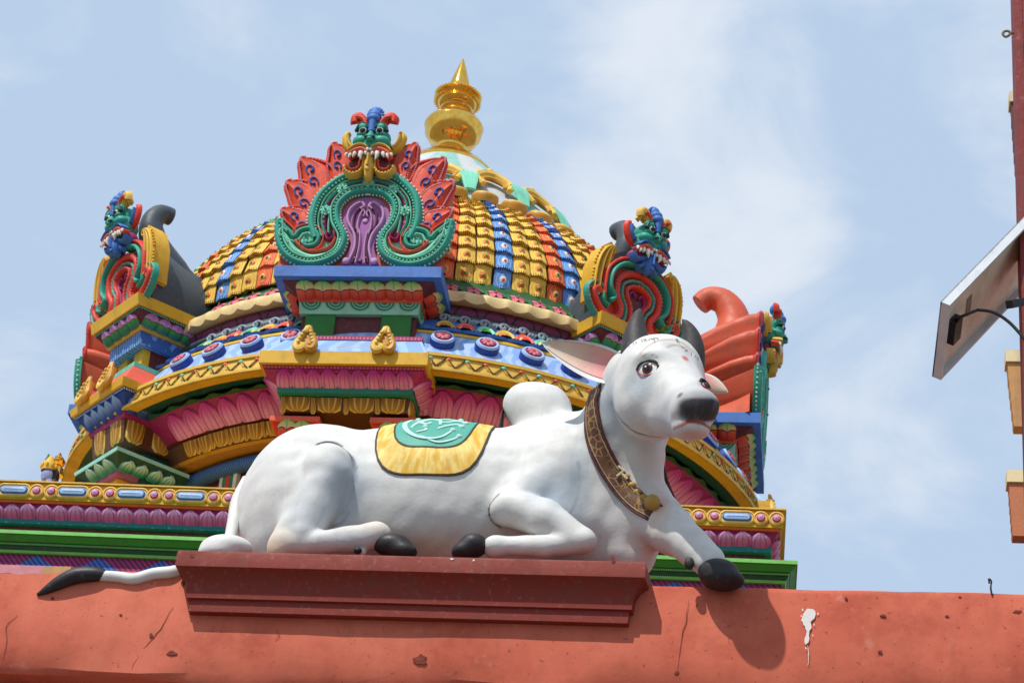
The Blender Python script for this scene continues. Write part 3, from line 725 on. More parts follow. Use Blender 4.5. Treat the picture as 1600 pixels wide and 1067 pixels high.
# --- rectangular bays; the hand-built corners sit slightly off true
OFF={0:(-.09,0,0),1:(-.09,0,.08),-1:(0,0,.05),.5:(-.12,.05,-.10),-.5:(-.15,0,0)}
def rzo(az): return Matrix.Translation(OFF[round(az/(pi/2),2)])@rz(az)
def wr(r,z):
    k=max(0.0,min(1.0,(10.75-z)/.95)); return r-.15*k,z+.09*k
MESH={}
def level(name,mat,r0,w0,z0,r1,w1,z1,par,az,rb=2.35,key=None):
    k=(name,r0,z0,mat.name)
    if k not in MESH:
        b=TB(); z0_=z0-.0015
        T=[az3(0,r0,-w0,z0_),az3(0,r0,w0,z0_),az3(0,rb,w0,z0_),az3(0,rb,-w0,z0_)]; B=[az3(0,r1,-w1,z1),az3(0,r1,w1,z1),az3(0,rb,w1,z1),az3(0,rb,-w1,z1)]
        L0=2*w0; D0=r0-rb
        b.poly([B[0],B[1],T[1],T[0]],0,[(0,0),(L0,0),(L0,1),(0,1)]); b.poly([B[1],B[2],T[2],T[1]],0,[(L0,0),(L0+D0,0),(L0+D0,1),(L0,1)]); b.poly([B[3],B[0],T[0],T[3]],0,[(-D0,0),(0,0),(0,1),(-D0,1)])
        b.poly(T,0); b.poly(B[::-1],0)
        me=b.build(name,[mat],link=False,smooth=False)
        MESH[k]=me
    return put(name,MESH[k],par,rzo(az))
def bay_petals(name,me,par,az,r0,w0,z0,r1,w1,z1,pitch,root='bottom',flank=.5,sides=(1,1)):
    T0,T1,B0,B1=az3(0,r0,-w0,z0),az3(0,r0,w0,z0),az3(0,r1,-w1,z1),az3(0,r1,w1,z1)
    fr=[]
    def add(t0,t1,b0,b1):
        L_=(min((t1-t0).length,(b1-b0).length)); n=max(1,round(L_/pitch))
        fr.extend(frames_line(b0,b1,t0,t1,n) if root=='bottom' else frames_line(t0,t1,b0,b1,n))
    add(T0,T1,B0,B1)
    for s in (-1,1):
        t0=az3(0,r0,s*w0,z0);t1=az3(0,r0-flank,s*w0,z0);b0=az3(0,r1,s*w1,z1);b1=az3(0,r1-flank+.0,s*w1,z1)
        add(t0,t1,b0,b1)
    place(name,me,par,fr,rz(az))
pet_pink=petal(.152,.165,.024,PM['pink']); pet_red=petal(.172,.165,.030,PM['red']); pet_green=petal(.148,.125,.032,PM['green']); pet_blue=petal(.135,.17,.022,PM['blue'],'leaf')
pet_teal=petal(.138,.125,.024,PM['teal']); hang_me=petal(.205,.115,.022,PM['hang'],'hang','hanger'); hang_thin=petal(.045,.13,.02,PM['hang'],'hang','hanger_drop'); hang_tall=petal(.175,.185,.022,PM['hang'],'hang','hanger'); hang_tallthin=petal(.045,.20,.02,PM['hang'],'hang','hanger_drop')
lace=NT('lace_green'); uv=lace.n('ShaderNodeUVMap').outputs[0]; sp=lace.n('ShaderNodeSeparateXYZ',{0:uv})
fx=lace.math('SUBTRACT',lace.math('FRACT',lace.math('MULTIPLY',sp.outputs['X'],5.0)),.5); dd=lace.math('SQRT',lace.math('ADD',lace.math('POWER',lace.math('MULTIPLY',fx,1.8),2),lace.math('POWER',lace.math('SUBTRACT',1.05,sp.outputs['Y']),2)))
c=lace.mix(lace.ramp(lace.math('SINE',lace.math('MULTIPLY',dd,26)),-.1,.5),srgb(30,112,84),srgb(120,190,150)); c=lace.mix(lace.ramp(dd,.8,.86),c,srgb(150,205,170)); c=lace.mix(lace.ramp(dd,.12,.26),srgb(150,60,50),c); lace.finish(c,.45,.35)
beads_m=bandmat('bead_magenta','magenta','skin',34,'dots'); beads_b=bandmat('bead_blue','dblue','pale',44,'dots'); beads_g=bandmat('bead_green','dteal','mint',44,'dots'); pil_m=bandmat('pilaster_green','green','dgreen',26); ribs_b=bandmat('rib_blue','dblue','blue',44)
swirl=NT('carved_blue'); c=swirl.mix(swirl.ramp(swirl.n('ShaderNodeTexWave',{'Scale':9,'Distortion':6,'Detail':2,'Vector':swirl.n('ShaderNodeTexCoord').outputs['Object']}).outputs['Fac'],.4,.6),srgb(52,98,170),srgb(120,164,220)); swirl.finish(c,.45,.35,.5)
drape=bandmat('drape_pale','pale','drape2',6.3)
def relief_box(name,mat,u0,u1,r0,r1,z0,z1,par,az,taper=0,off=True):
    b=TB(); P=[az3(0,r,u,z) for (r,u,z) in ((r1-taper,u0+taper,z0),(r1-taper,u1-taper,z0),(r1,u1,z1),(r1,u0,z1))]; Q=[az3(0,r0,u,z) for u,z in ((u0+taper,z0),(u1-taper,z0),(u1,z1),(u0,z1))]
    b.poly(P,0,[(0,0),(1,0),(1,1),(0,1)]); b.poly(Q[::-1])
    for i in range(4): b.poly([P[i],Q[i],Q[(i+1)%4],P[(i+1)%4]],0,[(0,0),(.2,0),(.2,1),(0,1)])
    return put(name,b.build(name,[mat],link=False,smooth=False),par,rzo(az) if off else rz(az))
# scroll ornament (a pair of curls under a bud) for the ledges
def antefix():
    b=MB()
    for s,m in ((-1,0),(1,1)):
        P=spline([(s*.012,.19),(s*.03,.12),(s*.055,.06),(s*.075,.0),(s*.06,-.045),(s*.025,-.04),(s*.018,-.005),(s*.045,.0),(s*.045,-.02)],4)
        b.tube([(x,y,.028) for x,y in P],[.014+.016*min(1,i/10) if i<20 else .02*(1-(i-20)/16)+.008 for i in range(len(P))],m,n=7)
    b.ball((0,.16,.03),(.02,.045,.02),0,n=8,k=5); b.box(-.06,.06,-.05,.13,-.01,.02,1)
    for k in range(4):
        for s in (-1,1): b.ball((s*(.028+.01*k),.12-.035*k,.05),(.016,.014,.012),0,n=6,k=4)
    return b.build('scroll_ornament',[C('lgold'),C('ochre')],link=False)
ANT=antefix()
def ant_at(par,az,u,r,z,slope=(0,.2,1)):
    x=az3(az,0,1,0); n=az3(az,1,0,0); y=(Vector((0,0,1))*slope[2]-n*slope[1]).normalized(); zz=x.cross(y)
    if zz.dot(n)<0: zz=-zz
    put('scroll_ornament',ANT,par,mat_from(az3(az,r,u,z)+Vector((0,0,Z)),x,y,zz))
AZA=[0,pi/2,-pi/2]; AZB=[-pi/4,pi/4]
for az in AZA:
    full=az==0
    root=level('gable_slab',C('blue'),3.15,.68,10.41,3.15,.68,10.31,temple,az)
    l=level('gable_cornice',C('maroon'),3.085,.615,10.307,2.94,.51,10.235,temple,az); bay_petals('lotus_petal',pet_red,l,az*0,3.085,.615,10.307,2.94,.51,10.235,.15)
    level('fillet',C('orange'),2.95,.512,10.233,2.935,.50,10.20,temple,az)
    level('lace_ledge',lace.m,2.935,.495,10.198,2.915,.485,10.10,temple,az)
    for u0,u1 in ((-.43,-.19),(.19,.43)): 
        p=relief_box('pilaster',pil_m,u0,u1,2.4,2.90,9.84,10.098,temple,az)
    relief_box('niche_wall',C('maroon'),-.47,.47,2.3,2.87,9.84,10.096,temple,az)
    level('bead_fillet',beads_m,2.965,.55,9.87,2.965,.55,9.83,temple,az)
    level('drape_slope',drape,2.96,.55,9.828,3.22,.655,9.565,temple,az)
    l=level('ledge',C('yellow'),3.25,.668,9.563,3.25,.668,9.452,temple,az)
    for u in (-.31,.31): ant_at(l,0,u,3.245,9.60)
    level('bead_fillet',beads_m,3.215,.645,9.450,3.195,.635,9.43,temple,az)
    l=level('lotus_moulding',C('dpink'),3.19,.63,9.428,3.05,.535,9.355,temple,az); bay_petals('lotus_petal',pet_pink,l,0,3.2,.64,9.435,3.05,.535,9.352,.125)
    level('teal_fillet',C('teal'),3.065,.54,9.353,3.055,.535,9.295,temple,az)
    l=level('hanger_band',C('brown'),2.985,.51,9.293,2.94,.50,9.19,temple,az); bay_petals('hanger',hang_me,l,0,2.985,.51,9.293,2.94,.50,9.19,.235,'top')
    fr=frames_line(az3(0,2.985,-.51,9.293),az3(0,2.985,.51,9.293),az3(0,2.94,-.5,9.18),az3(0,2.94,.5,9.18),4)
    place('hanger_drop',hang_thin,l,[Matrix.Translation((.1275,0,0))@m for m in fr[:3]]+[Matrix.Translation((-.115,0,0))@fr[0]])
    level('bay_wall',C('maroon'),2.60,.44,9.188,2.60,.44,8.0,temple,az)
    for u in (-.40,.40):
        relief_box('bracket_cap',C('coral'),u-.20,u+.20,2.3,2.93,9.115,9.155,temple,az)
        bk_=relief_box('bracket',C('red'),u-.18,u+.18,2.3,2.9,8.99,9.113,temple,az,.06); place('lotus_petal',pet_red,bk_,frames_line(az3(0,2.84,u-.12,8.985),az3(0,2.84,u+.12,8.985),az3(0,2.9,u-.17,9.113),az3(0,2.9,u+.17,9.113),2))
for az in AZB:
    level('gable_slab',C('yellow'),3.13,.395,10.55,3.105,.385,10.45,temple,az)
    level('bead_fillet',beads_g,3.085,.365,10.448,3.075,.36,10.43,temple,az)
    l=level('gable_cornice',C('maroon'),3.07,.355,10.428,2.99,.275,10.335,temple,az); bay_petals('lotus_petal',pet_green,l,0,3.07,.355,10.428,2.99,.275,10.335,.13)
    level('fillet',C('lgold'),2.998,.278,10.333,2.985,.267,10.303,temple,az)
    level('carved_ledge',swirl.m,2.968,.252,10.301,2.96,.248,10.177,temple,az)
    for u0,u1 in ((-.2,-.06),(.06,.2)): relief_box('pilaster',C('yellow'),u0,u1,2.4,2.89,9.97,10.175,temple,az)
    relief_box('niche_wall',C('maroon'),-.21,.21,2.3,2.82,9.97,10.173,temple,az)
    level('teal_fillet',C('mint'),2.99,.275,9.985,2.985,.27,9.945,temple,az)
    level('orange_slope',C('coral'),2.985,.27,9.943,3.125,.425,9.72,temple,az)
    l=level('ledge',C('yellow'),3.15,.44,9.718,3.135,.42,9.655,temple,az)
    for u in (-.2,.16): ant_at(l,0,u,3.14,9.76)
    level('bead_fillet',beads_b,3.11,.40,9.653,3.095,.385,9.63,temple,az)
    l=level('lotus_moulding',C('dblue'),3.09,.38,9.628,3.0,.285,9.50,temple,az); bay_petals('lotus_petal',pet_blue,l,0,3.09,.38,9.628,3.0,.285,9.50,.105)
    level('fillet',C('magenta'),3.012,.29,9.498,2.995,.275,9.455,temple,az)
    l=level('hanger_band',C('brown'),2.985,.262,9.453,2.95,.25,9.26,temple,az); bay_petals('hanger',hang_tall,l,0,2.985,.262,9.453,2.95,.25,9.265,.20,'top')
    fr=frames_line(az3(0,2.985,-.262,9.453),az3(0,2.985,.262,9.453),az3(0,2.95,-.25,9.26),az3(0,2.95,.25,9.26),3); place('hanger_drop',hang_tallthin,l,[Matrix.Translation((.0875,0,0))@m for m in fr[:2]])
    level('bay_wall',C('dteal'),2.72,.2,9.258,2.72,.2,8.0,temple,az)
    level('white_fillet',paint('fillet_aqua',(150,214,210)),3.045,.35,9.14,3.04,.345,9.11,temple,az)
    l=level('teal_moulding',C('dteal'),3.03,.34,9.108,2.93,.2,9.03,temple,az); bay_petals('lotus_petal',pet_teal,l,0,3.03,.34,9.108,2.93,.2,9.03,.115)
    level('fillet',C('purple'),2.935,.19,9.028,2.92,.165,8.99,temple,az)
    level('bay_post',C('yellow'),2.88,.12,8.988,2.88,.12,8.0,temple,az)
# --- the round storeys
N=192
def ringpart(name,mat,prof,n=N,cu=1.0,**k):
    prof=[wr(*p) for p in prof]; b=TB(); b.lathe(prof,n)
    # uv x = arc length, y = 0..1
    m=len(prof); i=0
    for r in range(m-1):
        for j in range(n):
            L0=2*pi*prof[0][0]; b.uv[i]=[(L0*j/n,r/(m-1)),(L0*(j+1)/n,r/(m-1)),(L0*(j+1)/n,(r+1)/(m-1)),(L0*j/n,(r+1)/(m-1))]; i+=1
    return b.build(name,[mat] if not isinstance(mat,list) else mat,temple,angle=35)
GAPS=[-67.5,-22.5,22.5,67.5]
def gapaz(n,half,gaps=GAPS):
    return [R(g-half+2*half*(i+.5)/n) for g in gaps for i in range(n)]
neck=ringpart('neck_wall',C('maroon'),[(2.45,7.6),(2.45,9.2)])
tube=ringpart('ribbed_tube',ribs_b,[(2.50+.075*cos(t),9.06+.06*sin(t)) for t in np.linspace(-pi*.9,pi*.9,13)])
ringpart('soffit',C('ochre'),[(2.45,9.145),(2.70,9.10),(2.73,9.115)])
hb_=ringpart('hanger_band',C('brown'),[(2.73,9.117),(2.80,9.235),(2.7,9.24)])
ringpart('fillet',C('maroon'),[(2.78,9.237),(2.83,9.242),(2.83,9.25),(2.7,9.252)])
def ring_frames(azs,r0,z0,r1,z1,push=.004):
    out=[]
    r0,z0=wr(r0,z0); r1,z1=wr(r1,z1)
    for a in azs:
        A0=az3(a,r0,0,z0);B0=az3(a,r1,0,z1); x=az3(a,0,1,0); y=(B0-A0).normalized(); z=x.cross(y)
        if z.dot(az3(a,1,0,0))<0: z=-z; x=-x
        out.append(mat_from(A0+z*push+Vector((0,0,Z)),x,y,z))
    return out
hang_r=petal(.15,.13,.022,PM['hang'],'hang','hanger')
place('hanger',hang_r,hb_,ring_frames(gapaz(8,15.2),2.80,9.235,2.73,9.12)); place('hanger_drop',hang_thin,hb_,ring_frames([a+R(1.9) for a in gapaz(8,15.2)],2.80,9.235,2.73,9.12))
lm=ringpart('lotus_moulding',C('magenta'),[(2.82,9.252),(2.90,9.30),(3.04,9.40)])
pet_big=petal(.205,.235,.03,PM['pink'])
place('lotus_petal',pet_big,lm,ring_frames(gapaz(8,15.4),2.83,9.255,3.04,9.405))
fr_=TB(); rows=[]
for k_,(rr0,zz0) in enumerate([(3.03,9.398),(3.05,9.415),(3.065,9.412),(3.04,9.43)]):
    rr0,zz0=wr(rr0,zz0); rows.append([az3(2*pi*j/480,rr0+(.012*sin(j*2*pi/6) if k_==2 else 0),0,zz0+(.008*sin(j*2*pi/6) if k_==2 else 0)) for j in range(480)])
fr_.grid(rows,cv=True); fr_.build('leaf_frill',[C('dgreen')],temple)
ringpart('recess',C('dteal'),[(3.05,9.45),(3.17,9.448)])
ringpart('soffit',C('yellow'),[(3.172,9.45),(3.175,9.424),(3.275,9.417)])
fz=ringpart('zigzag_fascia',C('lgold'),[(3.278,9.418),(3.29,9.423),(3.29,9.445),(3.272,9.447),(3.255,9.555),(3.272,9.557),(3.272,9.585),(3.2,9.60)])
zg=MB()
zz=[]
for i in range(5): zz.append((-.152+.076*i,.004+(.092 if i%2 else 0),.004))
zg.tube(zz,.0065,0,n=5); 
for i in range(4):
    for q in (-1,0,1): zg.tube([(-.114+.076*i-.03+.01*q,.02 if i%2==0 else .085,.003),(-.114+.076*i+.012*q,.062 if i%2==0 else .03,.004)],.004,1,n=4)
zme=zg.build('zigzag_strip',[paint('zigzag_line',(70,46,24),.6,.3),C('lgold')],link=False)
place('zigzag_strip',zme,fz,ring_frames([R(g+d) for g in GAPS for d in np.arange(-13.9,14,5.58)],3.272,9.45,3.255,9.555,.002))
gem=MB(); gem.ball((0,0,0),(.022,.018,.014),0,n=8,k=5); gm1=gem.build('gem',[C('mint')],link=False); gem=MB(); gem.ball((0,0,0),(.022,.018,.014),0,n=8,k=5); gm2=gem.build('gem',[C('coral')],link=False)
for i,a in enumerate(gapaz(10,13.5)): put('gem',(gm1,gm2)[i%2],fz,ring_frames([a],3.258,9.535,3.255,9.555,.003)[0])
sl_m=NT('slope_pale'); wv=sl_m.n('ShaderNodeTexWave',{'Scale':3.2,'Distortion':9,'Detail':3,'Vector':sl_m.n('ShaderNodeTexCoord').outputs['Object']}).outputs['Fac']
c=sl_m.mix(sl_m.ramp(wv,.42,.58),srgb(132,168,222),srgb(164,190,230)); sl_m.finish(c,.45,.35)
bs=ringpart('blue_slope',sl_m.m,[(3.205,9.602),(3.10,9.735),(2.95,9.955)])
ringpart('fillet',C('yellow'),[(2.985,9.915),(2.975,9.945),(2.945,9.965)])
# medallions
md=MB(); n_=28
def mdl(prof,m): md.grid([[(r*cos(2*pi*j/n_),r*sin(2*pi*j/n_),h) for j in range(n_)] for r,h in prof],m,cv=True)
mdl([(.096,-.02),(.10,.03),(.096,.045)],0); mdl([(.096,.045),(.085,.062),(.07,.062)],1); mdl([(.07,.062),(.066,.056),(.058,.056)],2); mdl([(.058,.056),(.054,.066),(.004,.07)],2)
for k in range(8):
    a=2*pi*k/8; md.ball((.033*cos(a),.033*sin(a),.068),(.027,.017,.010),3,n=7,k=4,M=Matrix.Rotation(a,3,'Z'))
md.ball((0,0,.072),.012,4,n=8,k=5)
mdm=md.build('medallion',[C('dblue'),C('pale'),C('magenta'),C('skin'),C('red')],link=False)
place('medallion',mdm,bs,ring_frames([R(g+d) for g in GAPS for d in (-10.6,-3.6,3.6,10.6)],3.09,9.78,2.95,9.98,.0))
# scalloped blue rim and the fans above it
sc=TB(); rows=[]; NS=96
def scal(j,per=1.0): return abs(sin(pi*j*NS/960.0))
for r0,z0,amp in [(2.90,9.985,0),(2.955,9.975,.045),(2.965,10.0,.045),(2.90,10.03,.03)]:
    r0,z0=wr(r0,z0)
    rows.append([az3(2*pi*j/960,r0-.02+amp*scal(j),0,z0-amp*.35*scal(j)) for j in range(960)])
sc.grid(rows,cv=True); rim=sc.build('scalloped_rim',[C('blue')],temple,angle=60)
fanm=[]
for i,(c0,c1,c2) in enumerate((('coral','cream','red'),('mint','cream','green'),('lgold','coral','ochre'))):
    f=MB(); rws=[]
    for k,h,m in ((1.0,.0,0),(.82,.022,0),(.6,.012,1),(.42,.026,2),(.05,.03,2)):
        rws.append((k,h,m))
    for (k0,h0,m0),(k1,h1,m1) in zip(rws[:-1],rws[1:]):
        f.grid([[(.088*k*cos(t),.155*k*sin(t),h) for t in np.linspace(0,pi,13)] for k,h in ((k0,h0),(k1,h1))],m0)
    fanm.append(f.build('fan',[C(c0),C(c1),C(c2)],link=False))
fb=ringpart('fan_band',C('blue'),[(2.90,10.02),(2.76,10.18)])
for i,a in enumerate([R(g-12+24*(k+.5)/7) for g in GAPS for k in range(7)]): put('fan',fanm[i%3],fb,ring_frames([a],2.90,10.022,2.76,10.18,.0)[0])
# slate rope with curls
rope=ringpart('rope_moulding',C('slate'),[(2.70+.065*cos(t),10.215+.055*sin(t)) for t in np.linspace(-pi,pi,13)])
cu=MB(); sp_=[( (.052-.0042*i)*cos(i*.62),(.045-.0036*i)*sin(i*.62),.012+.0025*i) for i in range(13)]
cu.tube(sp_,[.013]*13,0,n=6); cm=cu.build('curl',[C('lslate')],link=False)
lf=MB(); 
for s in (-1,0,1): lf.tube([(-.03+.025*s,-.035,.01),(.0+.025*s,.0,.028),(.03+.025*s,.03,.012)],[.006,.011,.005],0,n=6)
lfm=lf.build('leaf_curl',[C('lslate')],link=False)
AR=[R(g-12.4+24.8*(k+.5)/7) for g in GAPS for k in range(7)]
place('curl',cm,rope,ring_frames(AR,2.755,10.19,2.745,10.25,.0)); place('leaf_curl',lfm,rope,ring_frames([a+R(1.75) for a in AR],2.755,10.19,2.745,10.25,.0))
pl_m=NT('plum_lines'); uv=pl_m.n('ShaderNodeSeparateXYZ',{0:pl_m.n('ShaderNodeUVMap').outputs[0]}); X_=pl_m.math('MULTIPLY',uv.outputs['X'],4.2); fr0=pl_m.math('ABSOLUTE',pl_m.math('SUBTRACT',pl_m.math('FRACT',X_),.5))
wd=pl_m.math('ADD',.08,pl_m.math('MULTIPLY',pl_m.math('POWER',uv.outputs['Y'],2),.34)); c=pl_m.mix(pl_m.math('SUBTRACT',1.0,pl_m.ramp(pl_m.math('ABSOLUTE',pl_m.math('SUBTRACT',fr0,wd)),.02,.06)),srgb(112,48,88),srgb(52,18,40)); pl_m.finish(c,.3,.3)
ringpart('plum_moulding',pl_m.m,[(2.68,10.25),(2.725,10.27),(2.735,10.31),(2.715,10.35),(2.69,10.375)])
ys=TB(); rows=[]
for r0,z0,amp in [(2.68,10.377,0),(2.80,10.368,.03),(2.80,10.425,.02),(2.775,10.465,.006),(2.6,10.49,0)]:
    r0,z0=wr(r0,z0)
    rows.append([az3(2*pi*j/960,r0+amp*(.6-abs(sin(pi*j/10))),0,z0-amp*.5*abs(sin(pi*j/10))) for j in range(960)])
ys.grid(rows,cv=True); ys.build('scalloped_ledge',[C('cream')],temple,angle=50)
# garland of hibiscus flowers and leaves
gar=ringpart('garland_bed',C('dgreen'),[(2.74,10.478),(2.60,10.62),(2.50,10.75)])
fl=MB()
for k in range(5):
    a=2*pi*k/5+.3; Mx=Matrix.Rotation(a,3,'Z'); P=[Mx@Vector(p) for p in ((.006,0,.022),(.03,-.026,.026),(.064,-.03,.014),(.072,.0,.004),(.064,.03,.014),(.03,.026,.026))]
    fl.poly([P[0],P[1],P[2],P[3]],0); fl.poly([P[0],P[3],P[4],P[5]],0)
fl.tube([(0,0,.01),(.006,.008,.035),(.01,.012,.045)],[.006,.005,.007],1,n=6); fl.ball((0,0,.02),.014,2,n=8,k=5)
flm=fl.build('hibiscus_flower',[paint('hibiscus',(214,104,124),.5,.3),C('yellow'),C('magenta')],link=False)
lv=MB()
for k in range(5):
    a=2*pi*k/5; Mx=Matrix.Rotation(a,3,'Z'); P=[Mx@Vector(p) for p in ((0,0,.008),(.035,-.02,.016),(.075,0,.008),(.035,.02,.016))]; lv.poly([P[0],P[1],P[2]],0); lv.poly([P[0],P[2],P[3]],0)
lvm=lv.build('leaf_spray',[paint('leaf_green',(44,112,62),.5,.3)],link=False)
AF=[R(g-12+24*(k+.5)/6) for g in GAPS for k in range(6)]
place('hibiscus_flower',flm,gar,ring_frames(AF,2.70,10.515,2.58,10.64,.006)); place('leaf_spray',lvm,gar,ring_frames([a+R(2.0) for a in AF],2.69,10.525,2.58,10.64,.004))
# dome shell and its tiles
PROF=spline([(2.50,10.72),(2.525,10.86),(2.49,11.08),(2.36,11.36),(2.18,11.62),(1.97,11.83),(1.76,11.99),(1.60,12.09)],14)
core=TB(); core.lathe([(r-.035,z-.01) for r,z in PROF],N); dome=core.build('dome_shell',[paint('tile_bed',(80,62,34),.6,.3)],temple)
cum=[0.0]
for (r0,z0),(r1,z1) in zip(PROF[:-1],PROF[1:]): cum.append(cum[-1]+math.hypot(r1-r0,z1-z0))
def arc(s):
    s=max(0,min(cum[-1]-1e-6,s)); i=max(k for k in range(len(cum)-1) if cum[k]<=s); k=(s-cum[i])/(cum[i+1]-cum[i]); return np.array(PROF[i])*(1-k)+np.array(PROF[i+1])*k
def tilemat(name,c0,c1,c2):
    t=NT(name); uv=t.n('ShaderNodeSeparateXYZ',{0:t.n('ShaderNodeUVMap').outputs[0]}); x=t.math('SUBTRACT',uv.outputs['X'],.5); y=t.math('SUBTRACT',uv.outputs['Y'],.47)
    d=t.math('SQRT',t.math('ADD',t.math('POWER',t.math('MULTIPLY',x,1.15),2),t.math('POWER',y,2)))
    tear=t.math('ADD',d,t.math('MULTIPLY',t.math('ABSOLUTE',x),t.math('MULTIPLY',uv.outputs['Y'],.35)))
    c=t.mix(t.ramp(t.math('SINE',t.math('MULTIPLY',tear,31)),-.1,.7),srgb(*c0),srgb(*c1))
    c=t.mix(t.ramp(uv.outputs['Y'],.62,.98),c,srgb(*c0)); 
    comb=t.math('MULTIPLY',t.ramp(t.math('SINE',t.math('MULTIPLY',x,52)),.0,.5),t.math('SUBTRACT',1.0,t.ramp(uv.outputs['Y'],.09,.15)))
    c=t.mix(comb,c,srgb(*c2)); ex=t.math('ABSOLUTE',x); c=t.mix(t.ramp(ex,.455,.5),c,srgb(*c2))
    c=t.mix(t.ramp(d,.10,.13),srgb(*c2),c)
    return t.finish(c,.52,.4,.35,spec=.2)
TMAT={'Y':tilemat('tile_gold',(238,200,88),(216,172,62),(120,82,30)),'B':tilemat('tile_blue',(86,142,214),(132,176,226),(30,56,118)),'R':tilemat('tile_red',(232,98,50),(238,134,84),(132,38,26))}
eyem={'Y':(C('green'),C('orange')),'B':(C('coral'),C('white')),'R':(C('dblue'),C('yellow'))}
ROWS=10; S0,S1=.0,cum[-1]; NC=100; ARCW=2*pi/NC
tile_me={}
for r in range(ROWS):
    a=arc(S0+(S1-S0)*r/ROWS); b_=arc(S0+(S1-S0)*(r+1.12)/ROWS); tn=(b_-a); tn/=np.linalg.norm(tn); nr=np.array((tn[1],-tn[0]))
    lo=a+nr*.028; up=b_+nr*.003
    for col in 'YBR':
        jz=[nr*random.uniform(-.004,.004) for _ in (0,1)]
        t=TB(); wl=ARCW/2*.965
        def P(ang,p,push=0,ext=0): 
            q=p+nr*push-tn*ext; return az3(ang,q[0]*1.0,0,q[1])
        g_=[[P(-wl,lo+jz[0]),P(-wl*.5,lo,.012),P(0,lo,.028),P(wl*.5,lo,.012),P(wl,lo+jz[1])],[P(-wl,up),P(-wl*.5,up,.008),P(0,up,.016),P(wl*.5,up,.008),P(wl,up)]]
        und=[[P(-wl,lo,-.030),P(-wl*.5,lo,-.02),P(0,lo,-.01),P(wl*.5,lo,-.02),P(wl,lo,-.03)],g_[0]]
        t.grid(g_,0); t.grid(und,0); 
        for q in range(4): t.uv[4+q]=[(q/4,0),(q/4+.25,0),(q/4+.25,.06),(q/4,.06)]
        t.poly([P(-wl,lo,-.03),P(-wl,lo),P(-wl,up)],0); t.poly([P(wl,lo,-.03),P(wl,up),P(wl,lo)],0)
        if r<8:
            ec=lo+(up-lo)*.42; s_=.62+.38*(1-r/ROWS)
            for ring_,(rad,ht,m) in enumerate(((.030*s_,.003,2),(.019*s_,.008,1))):
                n8=8; cen_=P(0,ec,.026+ht+.008); pts=[az3((rad*cos(2*pi*j/n8))/ec[0],*( (lambda q:(q[0],0,q[1]))(ec+nr*(.022+ht*.6)+tn*rad*1.25*sin(2*pi*j/n8)))) for j in range(n8)]
                for j in range(n8): t.poly([pts[j],pts[(j+1)%n8],cen_],m)
        tile_me[r,col]=t.build('roof_tile',[TMAT[col],*eyem[col]],link=False,smooth=False)
SR='RYYBYYRBYYRYYBYYRBYYRYYBYYRYYBYYRYYBYYRYYBYYRYYBYYR'; SL='RYYBYYYRYYBYYRYYBYYRYYBYYRYYBYYRYYBYYRYYBYYRYYBYYRYYBYY'
def tcol(k): return SR[k-3] if k>=3 else SL[-k+3-3] if k<0 else 'YRY'[k]
rest=TB(); rmi={'Y':0,'B':1,'R':2}; single=0
keep=set()
for r in range(ROWS):
    for k in range(-NC//2,NC//2):
        d=(k+.5)*3.6
        vis=(7<d<50 and (r>1 or d<42)) or (-46<d<-9 and r<(5 if d>-34 else 6))
        if vis: keep.add((r,k))
keep=set(sorted(keep,key=lambda q:(abs((q[1]+.5)*3.6-16) if q[1]>0 else abs((q[1]+.5)*3.6)+18))[:298])
for r in range(ROWS):
    for k in range(-NC//2,NC//2):
        a=(k+.5)*ARCW; c_=tcol(k)
        if (r,k) in keep: put('roof_tile',tile_me[r,c_],dome,rz(a+random.uniform(-.003,.003))@Matrix.Translation((0,random.uniform(-.012,.004),random.uniform(-.008,.006))))
        else:
            me_=tile_me[r,c_]; M_=rz(a); 
            for p in me_.polygons: rest.face([rest.pt((M_@me_.vertices[v].co)-Vector((0,0,Z))) for v in p.vertices],rmi[c_] if p.material_index==0 else 3,[tuple(me_.uv_layers[0].data[l].uv) for l in p.loop_indices])
tag(rest.build('tile_rows',[TMAT['Y'],TMAT['B'],TMAT['R'],C('green')],dome,smooth=False,weld=False),kind='stuff')
# crown of the dome
cb_=NT('crown_band'); c=cb_.mix(cb_.ramp(cb_.noise(26,4,.7),.42,.6),srgb(96,120,160),srgb(206,208,214)); cb_.finish(c,.5,.4,.6)
ringpart('crown_band',cb_.m,[(1.63,12.05),(1.62,12.10),(1.52,12.17),(1.50,12.21)])
cr=NT('crown_lotus'); uv=cr.n('ShaderNodeSeparateXYZ',{0:cr.n('ShaderNodeUVMap').outputs[0]}); s_=cr.math('SINE',cr.math('MULTIPLY',uv.outputs['X'],2*pi*9/(2*pi*1.47))); 
c=cr.mix(cr.ramp(s_,-.3,.3),srgb(196,196,192),srgb(126,184,170)); c=cr.mix(cr.math('MULTIPLY',cr.ramp(cr.noise(9,3),.45,.6),.5),c,srgb(176,196,214)); cr.finish(c,.45,.4)
crown=ringpart('crown',cr.m,[(1.50,12.212),(1.47,12.27),(1.30,12.50),(1.05,12.78),(.80,13.03),(.55,13.27),(.42,13.42)])
dk_=MB(); n_=24
def dkl(prof,m): dk_.grid([[(r*cos(2*pi*j/n_),r*sin(2*pi*j/n_),h) for j in range(n_)] for r,h in prof],m,cv=True)
dkl([(.115,-.05),(.122,.0),(.118,.028)],1); dkl([(.118,.028),(.10,.045),(.085,.035),(.06,.05),(.045,.042),(.02,.06),(.002,.062)],0)
dkm=dk_.build('gold_disc',[C('lgold'),C('ochre')],link=False)
AD=[R(3.5+10.6*k) for k in range(-9,11)]
place('gold_disc',dkm,crown,[M@Matrix.Rotation(R(-38),4,'X') for M in ring_frames(AD,1.50,12.22,1.30,12.50,.02)])
lt_=MB()
